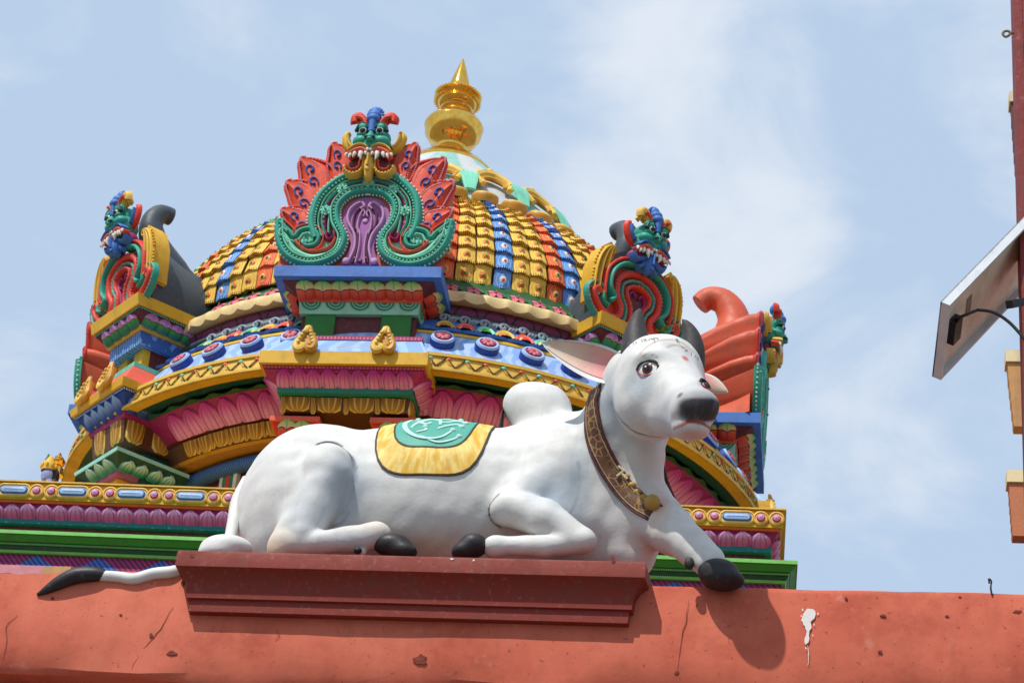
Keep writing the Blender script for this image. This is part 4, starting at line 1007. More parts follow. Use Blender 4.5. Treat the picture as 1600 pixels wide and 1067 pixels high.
for s in (-1,-.35,.35,1):
    lt_.tube([(0.015*s,0,.02),(.03*s,.10,.05),(.045*s,.19,.06),(.085*s,.22-.03*abs(s),.03)],[.022,.026,.022,.004],0,n=6,flat=.5,upv=(0,0,1))
ltm=lt_.build('leaf_tuft',[C('mint')],link=False)
place('leaf_tuft',ltm,crown,[m@Matrix.Scale(1.45,4) for m in ring_frames([a+R(5.3) for a in AD[::2]],1.44,12.30,1.15,12.68,.02)])
ga=MB(); ga.tube([(x,y,.03) for x,y in spline([(-.10,0),(-.13,.12),(-.06,.21),(0,.23),(.06,.21),(.13,.12),(.10,0)],5)],[.012+.026*sin(pi*(.06+.88*i/30))**.7 for i in range(31)],0,n=8); ga.ball((0,.25,.04),.035,0,n=8,k=5)
ga.tube([(x,y,.03) for x,y in spline([(-.07,.02),(-.085,.11),(0,.17),(.085,.11),(.07,.02)],4)],.016,1,n=6)
gam=ga.build('gold_arch',[C('lgold'),C('ochre')],link=False)
place('gold_arch',gam,crown,[m@Matrix.Scale(1.35,4) for m in ring_frames([a+R(5.3) for a in AD[1::2]],1.36,12.42,1.05,12.80,.02)])
# marks on the neck wall
def oncyl(x,y,RR):
    d=ray(x,y); o=EYE-Vector((AX,AY,0)); a=d.x**2+d.y**2; b=2*(o.x*d.x+o.y*d.y); c=o.x**2+o.y**2-RR*RR; t=(-b-math.sqrt(max(b*b-4*a*c,0)))/(2*a); p=o+d*t; return math.atan2(p.x,-p.y),p.z-Z
a0,z0_=oncyl(361,745,2.31)
for i,(k,mt) in enumerate(((-1.0,'white'),(-.5,'teal'),(0,'red'),(.5,'teal'),(1.0,'white'))):
    relief_box('trident_stroke',C(mt),-.022+k*.075,.022+k*.075,2.27,2.345-.002*abs(i-2),z0_-.3,z0_+.10+.03*abs(k),neck,a0,0,False)

for o_ in temple.children:
    if o_.name.split('.')[0] in ('dome_shell','crown','crown_band'): o_.location.x-=.06
# --- square base storey with its parapet band
H0=3.36
ZU=.125;ZG=.07;TILT=Matrix.Translation((-.125,0,0))@rz(R(2))
def slab(name,mat,h0,z0,h1,z1,back=2.0,par=None):
    b=TB(); T=[(-h0,-h0),(h0,-h0),(h0,h0),(-h0,h0)]; B=[(-h1,-h1),(h1,-h1),(h1,h1),(-h1,h1)]
    t=[(x,y,z0-.0015) for x,y in T]; bb=[(x,y,z1) for x,y in B]
    for i in range(4):
        j=(i+1)%4; b.poly([bb[i],bb[j],t[j],t[i]],0,[(0,0),(2*h0,0),(2*h0,1),(0,1)])
    b.poly(t,0); b.poly(bb[::-1],0)
    o=b.build(name,[mat],par or temple,smooth=False); o.matrix_local=TILT; return o
band=slab('parapet_band',C('yellow'),H0,8.135+ZU,H0,8.0+ZU)
slab('fillet',C('lgold'),H0+.02,8.15+ZU,H0+.02,8.137+ZU); slab('fillet',C('orange'),H0-.01,7.998+ZU,H0-.02,7.98+ZU)
lp=slab('lotus_band',C('magenta'),H0-.035,7.978+ZU,H0-.10,7.885+ZU)
slab('teal_tube',paint('tube_teal',(20,100,116)),H0-.075,7.883+ZU,H0-.08,7.835+ZU); slab('recess',C('maroon'),H0-.13,7.833+ZU,H0-.13,7.742+ZG)
slab('cornice_edge',C('lime'),H0+.11,7.745+ZG,H0+.11,7.715+ZG); g1=slab('green_cornice',C('green'),H0+.10,7.713+ZG,H0+.06,7.672+ZG)
zg_m=bandmat('cornice_zigzag','dgreen','lime',60,'dots'); slab('cornice_zigzag',zg_m,H0+.055,7.67+ZG,H0+.045,7.648+ZG); slab('green_cornice',C('dgreen'),H0+.045,7.646+ZG,H0+.03,7.618+ZG); slab('cornice_edge',C('lime'),H0+.035,7.616+ZG,H0+.025,7.596+ZG)
tri=NT('triangle_frieze'); uv=tri.n('ShaderNodeSeparateXYZ',{0:tri.n('ShaderNodeUVMap').outputs[0]}); fx=tri.math('ABSOLUTE',tri.math('SUBTRACT',tri.math('FRACT',tri.math('MULTIPLY',uv.outputs['X'],2.1)),.5))
m_=tri.math('GREATER_THAN',fx,tri.math('MULTIPLY',tri.math('SUBTRACT',1.0,uv.outputs['Y']),.52))
st=tri.ramp(tri.math('SINE',tri.math('MULTIPLY',tri.math('ADD',uv.outputs['X'],tri.math('MULTIPLY',uv.outputs['Y'],.14)),150)),-.2,.3)
c=tri.mix(m_,tri.mix(st,srgb(*PAL['blue']),srgb(*PAL['dblue'])),tri.mix(st,srgb(*PAL['dpink']),srgb(80,26,60))); tri.finish(c,.5,.4)
slab('triangle_frieze',tri.m,H0-.0,7.594+ZG,H0-.0,7.44+ZG); slab('base_wall',C('brick'),H0-.06,7.438+ZG,H0-.06,-Z+.001)
# petals under the parapet, bosses on it
pet_base=petal(.162,.112,.034,PM['base'])
place('lotus_petal',pet_base,lp,frames_line(Vector((-H0+.10,-(H0-.10),7.885+ZU)),Vector((H0-.10,-(H0-.10),7.885+ZU)),Vector((-H0+.13,-(H0-.035),7.978+ZU)),Vector((H0-.13,-(H0-.035),7.978+ZU)),52))
fb_=frames_line(Vector((H0-.10,-(H0-.10),7.885+ZU)),Vector((H0-.10,-(H0-.10)+.8,7.885+ZU)),Vector((H0-.035,-(H0-.13),7.978+ZU)),Vector((H0-.035,-(H0-.13)+.8,7.978+ZU)),6); place('lotus_petal',pet_base,lp,fb_)
def boss(kind):
    b=MB(); n_=20
    def rg(sx,r,h): return [((sx if cos(2*pi*j/n_)>0 else -sx)+r*cos(2*pi*j/n_),r*sin(2*pi*j/n_),h) for j in range(n_)]
    sx=.075 if kind=='oval' else 0
    b.grid([rg(sx,.058,-.004),rg(sx,.058,.012),rg(sx,.047,.018),rg(sx,.043,.010)],0,cv=True)
    if kind=='oval': b.grid([rg(sx,.043,.010),rg(sx,.034,.012)],3,cv=True); b.grid([rg(sx,.034,.012),rg(sx*.98,.022,.026)],1,cv=True); b.grid([rg(sx*.98,.022,.026),rg(sx*.95,.002,.03)],2,cv=True)
    else: b.grid([rg(0,.043,.010),rg(0,.033,.012)],3,cv=True); b.grid([rg(0,.033,.012),rg(0,.024,.028)],1,cv=True); b.grid([rg(0,.024,.028),rg(0,.001,.036)],2,cv=True)
    return b.build('round_boss' if kind!='oval' else 'oval_boss',[C('lgold'),C('blue') if kind=='oval' else C('red'),C('pale') if kind=='oval' else C('lilac'),C('cream')],link=False,weld=False)
bo,br=boss('oval'),boss('round')
x=-H0+.17; i=0
def put_boss(me,nm,x): put(nm,me,band,mat_from(Vector((x,-H0-.001,8.068+ZU+Z)),Vector((1,0,0)),Vector((0,0,1)),Vector((0,-1,0))))
k=0; x=H0-.05
while x>-H0+.1:
    put_boss(br,'round_boss',x-.0); x-=.115; put_boss(br,'round_boss',x); x-=.175
    if x>-H0+.1: put_boss(bo,'oval_boss',x)
    x-=.165
# gilded finial on the crown
gold=NT('polished_gold'); gold.b.inputs['Metallic'].default_value=1.0
f_=gold.noise(14,4,.6,'Object'); c=gold.mix(gold.ramp(f_,.35,.7),(.98,.58,.11,1),(.88,.44,.06,1)); gold.l(c,gold.b.inputs['Base Color']); gold.l(gold.math('ADD',.05,gold.math('MULTIPLY',f_,.16)),gold.b.inputs['Roughness'])
fin=empty('roof_finial',(AX-.06,AY,13.40+Z),'polished golden pot finial with spiked rings and cone tip on top of the dome','finial')
def lat(name,prof,par,n=48):
    b=MB(); b.lathe([(r,z-13.40) for r,z in prof],n); return b.build(name,[gold.m],par,angle=50)
lat('foot',[(.0,13.38),(.44,13.38),(.45,13.42),(.40,13.48),(.26,13.60),(.17,13.66),(.14,13.70),(.0,13.70)],fin)
bowl=lat('pot',[(.0,13.66),(.125,13.69),(.145,13.71),(.145,13.73),(.15,13.75),(.22,13.80),(.275,13.89),(.285,13.965),(.292,13.985),(.285,14.0),(.26,14.04),(.19,14.10),(.13,14.125),(.0,14.13)],fin)
lat('collar',[(.115,14.11),(.135,14.13),(.135,14.15),(.155,14.16),(.165,14.19),(.15,14.205),(.17,14.22),(.195,14.26),(.20,14.28),(.19,14.30),(.165,14.31),(.18,14.33),(.20,14.36),(.19,14.39),(.12,14.40),(.0,14.40)],fin)
sp=MB()
for zr,rr_ in ((14.28,.195),(14.36,.195)):
    for j in range(44):
        a=2*pi*j/44; c_=Vector((rr_*sin(a),-rr_*cos(a),zr-13.40)); o_=Vector((sin(a),-cos(a),0)); t_=Vector((cos(a),sin(a),0))*.013; u_=Vector((0,0,.016))
        tip=c_+o_*.048
        for q in ((c_-t_-u_,c_+t_-u_),(c_+t_-u_,c_+t_+u_),(c_+t_+u_,c_-t_+u_),(c_-t_+u_,c_-t_-u_)): sp.poly([q[0],q[1],tip])
tag(sp.build('spikes',[gold.m],fin,smooth=False),kind='stuff')
lat('tip',[(.0,14.39),(.09,14.395),(.105,14.41),(.105,14.47),(.095,14.52),(.05,14.68),(.018,14.78),(.004,14.82),(.0,14.825)],fin)
fin.rotation_euler=(0,R(1.2),0)
# --- gables: a horseshoe arch with a guardian face, flames and a stone vault running back to the dome
def gp(u,v,d=0,r=3.06,lean=.04,z=10.41): return az3(0,r+lean*v+d,u,z+v)
class GB(MB):
    def __init__(s,r,lean,z): MB.__init__(s,(0,0,Z)); s.a=(r,lean,z); s.fs=1.0; s.fv=0
    def p(s,u,v,d=0): return gp(u*s.fs,s.fv+(v-s.fv)*s.fs,d*s.fs,*s.a)
    def rib(s,path,w,h,m=0,d0=0.0,n=7,taper=None):
        P=[np.array(q,float) for q in path]; K=len(P); rows=[]
        for i in range(K):
            t=P[min(i+1,K-1)]-P[max(i-1,0)]; t/=np.linalg.norm(t)+1e-9; nn=np.array((-t[1],t[0])); k=1 if taper is None else taper(i/(K-1))
            rows.append([s.p(*(P[i]+nn*w/2*k*(-1+2*j/n)),d0+h*(k**.5)*math.sqrt(max(0,1-(-1+2*j/n)**2))) for j in range(n+1)])
        s.grid(rows,m)
        s.poly([s.p(*P[0],d0),*[q for q in rows[0]]],m); s.poly([s.p(*P[-1],d0),*[q for q in rows[-1]]],m)
    def beads(s,path,r,step,m,d0):
        acc=0;prev=None
        for q in path:
            q=np.array(q)
            if prev is not None: acc+=np.linalg.norm(q-prev)
            if prev is None or acc>=step: s.ball(s.p(q[0],q[1],d0),(r,r,r),m,n=6,k=4); acc=0
            prev=q
    def plate(s,outline,d0,d1,m=0,msides=None,scale_back=1.0,cx=0,cv=0):
        F=[s.p(u,v,d1) for u,v in outline]; c=np.mean(np.array(outline),0); B=[s.p(cx+(u-cx)*scale_back,cv+(v-cv)*scale_back,d0) for u,v in outline]
        ce=s.p(c[0],c[1],d1+.004)
        n=len(F)
        for i in range(n):
            j=(i+1)%n; s.poly([F[i],F[j],ce],m); s.poly([B[i],B[j],F[j],F[i]],m if msides is None else msides)
    def knob(s,u,v,d,r,m=0,sq=.6): s.ball(s.p(u,v,d),(r,r*sq,r),m,n=10,k=6)
def mir(p): return [(-u,v) for u,v in p]
def off(path,k):
    P=[np.array(q,float) for q in path]; o=[]
    for i in range(len(P)):
        t=P[min(i+1,len(P)-1)]-P[max(i-1,0)]; t/=np.linalg.norm(t)+1e-9; o.append(tuple(P[i]+np.array((-t[1],t[0]))*k))
    return o
def flame_mesh(L_,W_,name,cols,back):
    """leaf lying in its own plane: X across, Y along, Z out; runs back as a stone lobe"""
    b=MB(); K=12
    ax_=spline([(0,0),(.12*W_,.4*L_),(.12*W_,.72*L_),(-.10*W_,1.03*L_)],4); hw=[W_*.54*sin(pi*(.14+.855*i/K))**.75 for i in range(K+1)]
    rows=[];L2=[];R2=[]
    for i,(x,y) in enumerate(ax_):
        L2.append((x-hw[i],y)); R2.append((x+hw[i],y)); 
        rows.append([(x+hw[i]*s_,y,.012+.045*(1-abs(s_)**2.5)+(.012 if abs(s_)==.45 else 0)) for s_ in (-1,-.7,-.45,0,.45,.7,1)])
    b.grid(rows,0)
    for S_ in (L2,R2): b.tube([(x,y,.03) for x,y in S_],.016,1,n=6); 
    n=0
    for S_ in (L2,R2):
        for i in range(0,len(S_)-1):
            for k in (.0,.5): b.ball((S_[i][0]*.93*(1-k)+S_[i+1][0]*.93*k,S_[i][1]*(1-k)+S_[i+1][1]*k,.050),.009,2,n=5,k=3)
    tip=ax_[-1]; b.tube([(tip[0]+.03*cos(t)*(1-t/7),tip[1]-.01+.03*sin(t)*(1-t/7),.045) for t in np.linspace(.5,5,9)],.013,2,n=6)
    for (cx,cy,sg) in ((-.05*W_,.34*L_,1),(.02*W_,.64*L_,-1)):
        b.tube([(cx+sg*(.035-.006*t)*cos(t*1.1),cy+(.045-.006*t)*sin(t*1.1)+.02,.066) for t in np.linspace(-.8,4.2,10)],[.005+.007*i/9 for i in range(10)],3,n=6); b.ball((cx,cy,.066),.013,3,n=7,k=4)
    for q in (-.32,.30): b.tube([(x+hw[i]*q*1.3,y,.055+.004) for i,(x,y) in enumerate(ax_) if 1<i<K-1],.006,2,n=5)
    if back:
        o_=L2+R2[::-1]; rows=[]
        for t,sc_ in ((0,1.0),(.12,.97),(.35,.84),(.62,.62),(.85,.40),(1,.22)): rows.append([(x*sc_,y*sc_,.02-back*t) for x,y in o_])
        b.grid(rows,5,cv=True)
    return b.build(name,[C(c) for c in cols],link=False,angle=45)
flA=flame_mesh(.37,.245,'flame_leaf',('flame','red','skin','dblue','blue','brick'),.62)
def horn_body(par,pr,prof_uv,r0,r1,z0,mat,sc=.62,name='stone_vault'):
    """vault: arch outline run back from the gable face to the dome"""
    b=TB(); rows=[]
    for k in np.linspace(0,1,9):
        s_=1-(1-sc)*k**.8; sag=-.10*sin(pi*k)
        rows.append([az3(0,r0+(r1-r0)*k,u*s_,z0+(v*(s_)+sag*min(1,v*2))) for u,v in prof_uv])
    b.grid(rows); b.poly(rows[0])
    return b.build(name,[mat],link=False,angle=50)
# type A: front and side gables -------------------------------------------------
mA={}
rA,lA,zA=3.07,.03,10.41
b=GB(rA,lA,zA)
scr=spline([(.0,.735),(.14,.705),(.235,.59),(.225,.44),(.155,.30),(.175,.16),(.27,.075),(.42,.04),(.58,.10),(.68,.24),(.715,.44)],5)
inner=spline([(.70,.42),(.60,.33),(.56,.28),(.52,.34),(.43,.36),(.36,.29),(.38,.21),(.46,.20),(.47,.27)],5)
for s_ in (1,-1):
    f=(lambda P:P) if s_==1 else mir
    out=[(.14,.16),(.25,.06),(.42,.04),(.58,.10),(.68,.24),(.715,.44),(.63,.34),(.55,.30),(.46,.38),(.38,.40),(.36,.30),(.30,.26),(.18,.30),(.12,.28)]
    b.plate(f(out),-.62,.03,0,3,.5,s_*.3,.02)
    b.rib(f(scr),.07,.075,1,.0); b.rib(f(off(scr,.042)),.026,.06,2,.02)
    b.beads(f(off(scr,-.032)),.0095,.0165,4,.032); b.beads(f(off(scr,.018)),.009,.02,2,.07)
    b.rib(f(inner),.05,.06,1,.02); b.rib(f(off(inner,.045)),.03,.05,2,.02); b.rib(f(off(inner,-.04)),.022,.05,5,.02)
    b.rib(f(spline([(.17,.27),(.20,.16),(.30,.11),(.42,.10),(.54,.16),(.60,.24)],5)),.06,.05,2,.02); b.rib(f(spline([(.22,.28),(.25,.20),(.33,.155),(.42,.15),(.51,.20),(.545,.25)],5)),.028,.055,5,.02)
    b.rib(f(spline([(.60,.22),(.64,.28),(.685,.30),(.665,.36),(.62,.33)],4)),.03,.06,2,.02); b.knob(s_*.665,.40,.05,.024,1); b.knob(s_*.71,.45,.03,.03,1)
    b.knob(s_*.47,.235,.06,.03,2)
mA['scroll']=b.build('arch_scroll',[C('mint'),C('ateal'),C('mint'),C('brick'),C('white'),C('coral')],link=False,angle=50)
b=GB(rA,lA,zA)
oarch=spline([(.385,.27),(.43,.40),(.43,.54),(.385,.69),(.26,.83),(.12,.895),(0,.91)],5); oarch=oarch+mir(oarch)[::-1][1:]
b.plate([(u*.97,v) for u,v in oarch[::3]],-.3,.0,3,3)
b.rib(oarch,.085,.085,1,.0); b.rib(off(oarch,.055),.02,.06,0,.01); b.beads(off(oarch,-.042),.0105,.018,4,.032); b.beads(off(oarch,.03),.009,.02,0,.07); b.rib(off(oarch,.085),.03,.06,1,.01)
mid=spline([(.325,.32),(.335,.42),(.335,.54),(.305,.66),(.21,.765),(.10,.815),(0,.825)],5); mid=mid+mir(mid)[::-1][1:]
b.rib(mid,.055,.045,2,.01); b.beads(mid,.012,.045,5,.055)
b.rib(off(mid,.042),.024,.05,0,.01)
for u,v in ((0,.80),(.21,.735),(-.21,.735),(.325,.53),(-.325,.53)):
    b.knob(u,v,.06,.042 if u==0 else .032,0); b.knob(u,v,.09,.018 if u==0 else .013,1)
    for k in range(8): b.knob(u+.036*cos(pi*k/4),v+.036*sin(pi*k/4),.062,.014,0)
for s_ in (1,-1): b.rib([(s_*x,y) for x,y in spline([(.30,.33),(.285,.26),(.23,.285),(.24,.33)],4)],.03,.06,2,.02)
mA['arch']=b.build('horseshoe_arch',[C('mint'),C('ateal'),C('magenta'),C('brick'),C('white'),C('skin')],link=False,angle=50)
b=GB(rA,lA,zA)
pan=spline([(-.16,.05),(-.10,.2),(-.11,.32),(-.19,.47),(-.165,.60),(-.06,.68),(.06,.68),(.165,.60),(.19,.47),(.11,.32),(.10,.2),(.16,.05)],3)
b.plate(pan,-.2,.012,0,0)
for s_ in (1,-1):
    for k,wd in ((.0,.03),(.35,.022),(.62,.02)):
        q=spline([(.10,.06),(.06,.2),(.075,.33),(.14,.45),(.135,.56),(.06,.63),(.02,.60),(.05,.57)],5); b.rib([(s_*u*(1-k),v-.12*k*(v>.4)) for u,v in q],wd,.028,1 if k!=.35 else 2,.012)
    b.knob(s_*.115,.075,.03,.032,1); b.knob(s_*.045,.10,.03,.018,2)
b.knob(0,.46,.02,.022,1,.4); b.knob(0,.075,.03,.022,2)
mA['panel']=b.build('arch_panel',[C('purple'),C('lilac'),C('plum')],link=False,angle=50)
def face_mesh(b,tongue,ears,mane,brow,v0=0.0):
    """guardian face: b.p maps (u,v,d). slots: 0 green 1 dark green 2 brow 3 crest blue 4 white 5 black 6 ear 7 lip 8 mouth 9 tongue 10 jaw 11 mane"""
    B=lambda u,v,d,r,m,n=12,k=8: b.ball(b.p(u,v+v0,d),tuple(q*b.fs for q in r) if hasattr(r,'__len__') else r*b.fs,m,n=n,k=k)
    B(0,1.22,.02,(.18,.15,.16),0); B(0,1.33,.0,(.16,.14,.13),0)
    for s in (1,-1):
        B(s*.09,1.24,.10,(.085,.075,.06),0); B(s*.085,1.375,.115,(.062,.062,.055),0); B(s*.085,1.300,.125,(.055,.045,.030),0)     # cheeks, brows bulge
        B(s*.078,1.325,.135,(.046,.04,.046),5); B(s*.078,1.325,.142,(.038,.044,.038),4); B(s*.078,1.323,.152,(.031,.040,.031),5); B(s*.07,1.334,.189,(.006,.005,.006),4)
        b.rib([(s*u,v+v0) for u,v in spline([(.03,1.36),(.07,1.41),(.12,1.39),(.145,1.33)],4)],.03,.05,1,.12)
        b.rib([(s*u,v+v0) for u,v in spline([(.04,1.38),(.08,1.46),(.14,1.53),(.18,1.51),(.175,1.46)],4)],.095,.06,2,.06); b.rib([(s*u,v+v0) for u,v in spline([(.06,1.41),(.10,1.48),(.16,1.50)],4)],.03,.03,7,.115)
        b.rib([(s*u,v+v0) for u,v in spline([(.16,1.18),(.23,1.25),(.265,1.36),(.235,1.41)],4)],.085,.05,6,-.02,taper=lambda k:.5+.5*sin(pi*k)); b.rib([(s*u,v+v0) for u,v in spline([(.18,1.22),(.225,1.28),(.245,1.36)],4)],.04,.05,10,.01)
        b.rib([(s*u,v+v0) for u,v in spline([(.015,1.155),(.08,1.185),(.15,1.165),(.20,1.115)],4)],.035,.10,10,.07); b.rib([(s*u,v+v0) for u,v in spline([(.02,1.115),(.08,1.145),(.15,1.12),(.195,1.075)],4)],.06,.10,7,.06)
        for u,v,l,w in ((.075,1.10,.085,.022),(.13,1.095,.055,.018),(.17,1.08,.05,.016),(.205,1.085,.035,.014),(.03,1.10,.035,.016)):
            b.tube([b.p(s*u,v+v0,.14),b.p(s*(u+.004),v-l*.5+v0,.155),b.p(s*(u-.012 if u<.1 else u+.015),v-l+v0,.15)],[w,w*.8,.002],4,n=8)
        B(s*.11,1.02 if not mane else 1.06,.0,(.10,.09,.11 if not mane else .08),8)
        if mane: b.rib([(s*u,v+v0) for u,v in spline([(.03,1.06),(.10,1.02),(.17,1.0),(.20,1.05)],4)],.07,.09,10,.03); b.rib([(s*u,v+v0) for u,v in spline([(.02,1.04),(.07,.96),(.12,.93)],4)],.06,.07,9,.03)
        if not mane: b.rib([(s*u,v+v0) for u,v in spline([(.055,1.09),(.06,.98),(.10,.92),(.17,.91),(.215,.95),(.225,1.0)],5)],.045,.085,10,.02)
        if not mane: b.rib([(s*u,v+v0) for u,v in spline([(.085,1.05),(.09,.99),(.115,.955),(.165,.95),(.195,.99)],5)],.02,.06,7,.06)
        for k in range(0 if mane else 9): 
            t=pi*(1.0+.95*k/8); B(s*(.14+.085*cos(t)),.985+.075*sin(t),.10,(.014,.014,.014),10,6,4)
        B(s*.028,1.235,.19,(.026,.026,.020),1)
        if mane: 
            for q in range(3): b.rib([(s*u,v+v0) for u,v in spline([(.03+.03*q,1.44),(.06+.04*q,1.50),(.10+.045*q,1.47-.02*q)],4)],.05,.06,11,.03)
    B(0,1.24,.15,(.05,.07,.05),0); B(0,1.215,.19,(.03,.03,.022),0); B(0,1.275,.14,(.03,.05,.06),0)
    b.rib([(0,1.32+v0),(0,1.40+v0),(0,1.47+v0)],.085,.06,3,.12); B(0,1.47,.13,(.065,.06,.05),3); B(0,1.525,.10,(.07,.06,.055),3); B(0,1.585,.06,(.055,.05,.06),3)
    for k in range(9): 
        t=pi*k/8; B(.07*cos(t),1.57+.07*sin(t),.055,(.015,.015,.015),3,6,4)
    b.rib([(u,v+v0) for u,v in spline([(0,1.10),(0,1.0),(0,.94),(0,.83 if not mane else .88)],5)],.11,.10,9,.05,taper=lambda k:.62+.4*sin(pi*min(1,k*1.15)) if k<.85 else .75*(1-k)/.15+.02)
    b.rib([(0,1.08+v0),(0,.96+v0)],.03,.05,10,.13); B(0,.925,.15,(.022,.016,.022),10)
    B(-.014,1.125,.16,(.014,.012,.018),4); B(.016,1.125,.16,(.014,.012,.018),4)
b=GB(rA+.05,lA,zA); b.fs=.90; b.fv=.93; face_mesh(b,0,0,False,0,v0=-.08)
mA['face']=b.build('guardian_face',[C(c) for c in ('ateal','dteal','red','blue','white','black','yellow','coral','maroon','lgold','lgold','lgold')],link=False,angle=55)
mA['vault']=horn_body(None,None,[(-.70,.0),(-.66,.2),(-.50,.34),(-.40,.60),(-.22,.84),(0,.90),(.22,.84),(.40,.60),(.50,.34),(.66,.2),(.70,.0)],rA-.02,2.15,zA,C('brick'),.55)
b=TB(); b.tube([az3(0,r,0,zA+v) for r,v in spline([(2.0,.36),(2.36,.46),(2.64,.68),(2.82,1.02),(2.85,1.32),(2.76,1.52),(2.62,1.57),(2.53,1.50)],5)],np.interp(np.arange(36),[0,5,10,15,20,25,30,35],[.28,.28,.27,.22,.155,.125,.11,.10]),n=12)
mA['curl']=b.build('stone_curl',[C('brick')],link=False,angle=60)
FL=[((.40,.30),(.66,.57)),((.42,.48),(.645,.83)),((.39,.68),(.555,1.05)),((.25,.84),(.315,1.19))]
for az in AZA:
    root=put('gable_face',mA['panel'],temple,rzo(az))
    for k,nm in (('scroll','arch_scroll'),('arch','horseshoe_arch'),('face','guardian_face'),('vault','stone_vault'),('curl','stone_curl')):
        if not (az==0 and k=='curl'): put(nm,mA[k],root)
    for s in (1,-1):
        for (u0,v0),(u1,v1) in FL:
            o_=gp(s*u0,v0,-.03,rA,lA,zA)+Vector((0,0,Z)); e_=gp(s*u1,v1,-.03,rA,lA,zA)+Vector((0,0,Z)); y=(e_-o_); l=y.length/.36; y.normalize(); zz=Vector((0,-1,0)); x=y.cross(zz).normalized(); zz=x.cross(y)
            M=mat_from(o_,x*l*(-s),y*l,zz); put('flame_leaf',flA,root,M)
# type B: corner gables ---------------------------------------------------------
mB={}
rB,lB,zB=3.02,.12,10.55
b=GB(rB,lB,zB)
wave=spline([(.0,.50),(.12,.47),(.22,.38),(.22,.24),(.16,.14),(.18,.05),(.29,.02),(.40,.08),(.46,.18),(.42,.22),(.39,.18)],5)
for s_ in (1,-1):
    f=(lambda P:P) if s_==1 else mir
    b.plate(f([(0,.48),(.12,.45),(.2,.36),(.2,.24),(.15,.14),(.17,.04),(.29,.02),(.40,.07),(.45,.17),(.40,.22),(.33,.2),(.28,.4),(.2,.5),(0,.56)]),-.05,.0,0,5)
    b.rib(f(wave),.07,.07,0,.0); b.beads(f(off(wave,.022)),.008,.018,3,.055)
    b.rib(f(off(wave,-.058)),.045,.055,1,.0); b.beads(f(off(wave,-.058)),.010,.03,3,.05)
    b.rib(f(off(wave[:26],-.105)),.045,.065,0,.0); b.beads(f(off(wave[:26],-.105)),.009,.024,3,.06)
    b.rib(f(spline([(.06,.56),(.20,.53),(.30,.42),(.31,.28),(.25,.20),(.30,.15)],5)),.05,.075,1,.01); b.rib(f(spline([(.06,.60),(.22,.57),(.345,.44),(.36,.28),(.35,.2)],5)),.05,.07,0,.0)
    b.rib(f(spline([(.30,.10),(.36,.13),(.37,.19)],4)),.04,.06,1,.02)
b.plate(spline([(-.10,.04),(-.11,.16),(-.15,.28),(-.10,.38),(0,.42),(.10,.38),(.15,.28),(.11,.16),(.10,.04)],3),-.2,.01,2,2)
for s_ in (1,-1): b.rib([(s_*u,v) for u,v in spline([(.02,.08),(.05,.2),(.09,.28),(.05,.34),(.02,.30)],4)],.025,.03,4,.01)
mB['arch']=b.build('horseshoe_arch',[C('red'),C('ateal'),C('maroon'),C('skin'),C('magenta'),C('red')],link=False,angle=50)
b=GB(rB-.01,lB,zB)
fo=[(.26,.12),(.45,.14),(.47,.3),(.48,.45),(.42,.62),(.33,.70),(.27,.64),(.30,.52),(.34,.4),(.3,.24)]
b.plate(fo,-.12,.02,0,0)
for k in (0,.05,.1): b.rib(spline([(.46-k,.16),(.465-k,.32),(.455-k,.46),(.41-k*.7,.58),(.34-k*.2,.64),(.30,.60),(.335,.575)],4),.032,.05,0 if k!=.05 else 1,.02)
b.beads(spline([(.475,.16),(.482,.32),(.475,.47),(.42,.62)],5),.012,.03,0,.04)
mB['flame']=b.build('side_flame',[C('yellow'),C('lgold')],link=False,angle=50)
b=GB(rB+.05,lB,zB); b.fs=.84; b.fv=.86; face_mesh(b,0,0,True,0,v0=-.47)
mB['face']=b.build('guardian_face',[C(c) for c in ('ateal','dteal','lgold','blue','white','black','red','coral','magenta','blue','blue','lgold')],link=False,angle=55)
mB['vault']=horn_body(None,None,[(-.40,.0),(-.42,.2),(-.36,.42),(-.24,.66),(-.1,.76),(0,.78),(.1,.76),(.24,.66),(.36,.42),(.42,.2),(.40,.0)],rB-.02,2.15,zB,C('slate'),.85)
b=TB(); b.tube([az3(0,r,0,zB+v) for r,v in spline([(2.2,.30),(2.5,.42),(2.78,.66),(2.91,.86),(2.91,1.0),(2.84,1.09),(2.75,1.10)],5)],[.20,.2,.19,.19,.18,.18,.18,.17,.17,.16,.15,.14,.13,.125,.12,.115,.11,.105,.10,.10,.095,.095,.09,.09,.085,.085,.08,.08,.08,.08,.08][:31],n=12)
mB['curl']=b.build('stone_curl',[C('slate')],link=False,angle=60)
for az in AZB:
    root=put('gable_face',mB['arch'],temple,rzo(az))
    for k,nm in (('face','guardian_face'),('vault','stone_vault'),('curl','stone_curl'),('flame','side_flame')): put(nm,mB[k],root)
    put('side_flame',mB['flame'],root,Matrix.Scale(-1,4,Vector((1,0,0))))
# ------------------------------------------------------------------ right edge: post, solar panel, cornices of the next building
PYD=8.6
def col(x,y,Y): return at(x,y,Y)
pA=at(1583.5,0,PYD); 
post=empty('red_post',(pA.x+.08,PYD+.08,0),'tall dark red square post at the right edge of the picture','post')
b=MB(); b.box(-.08,.08,-.08,.08,0,pA.z+.9); b.box(-.05,-.045,-.0835,-.0805,0,pA.z+.9); o=b.build('shaft',[paint('post_red',(128,36,34),.5,.5,.5,bscale=30)],post,smooth=False)
b=MB(); hk=[at(x,y,PYD+.02)-Vector((pA.x+.08,PYD+.08,0)) for x,y in spline([(1586,51),(1580,52),(1575,49),(1569,50),(1567,54),(1571,58),(1576,56),(1580,51)],4)]
b.tube(hk,.006,n=6); b.build('eye_hook',[paint('hook_metal',(120,100,82),.5,.4)],post)
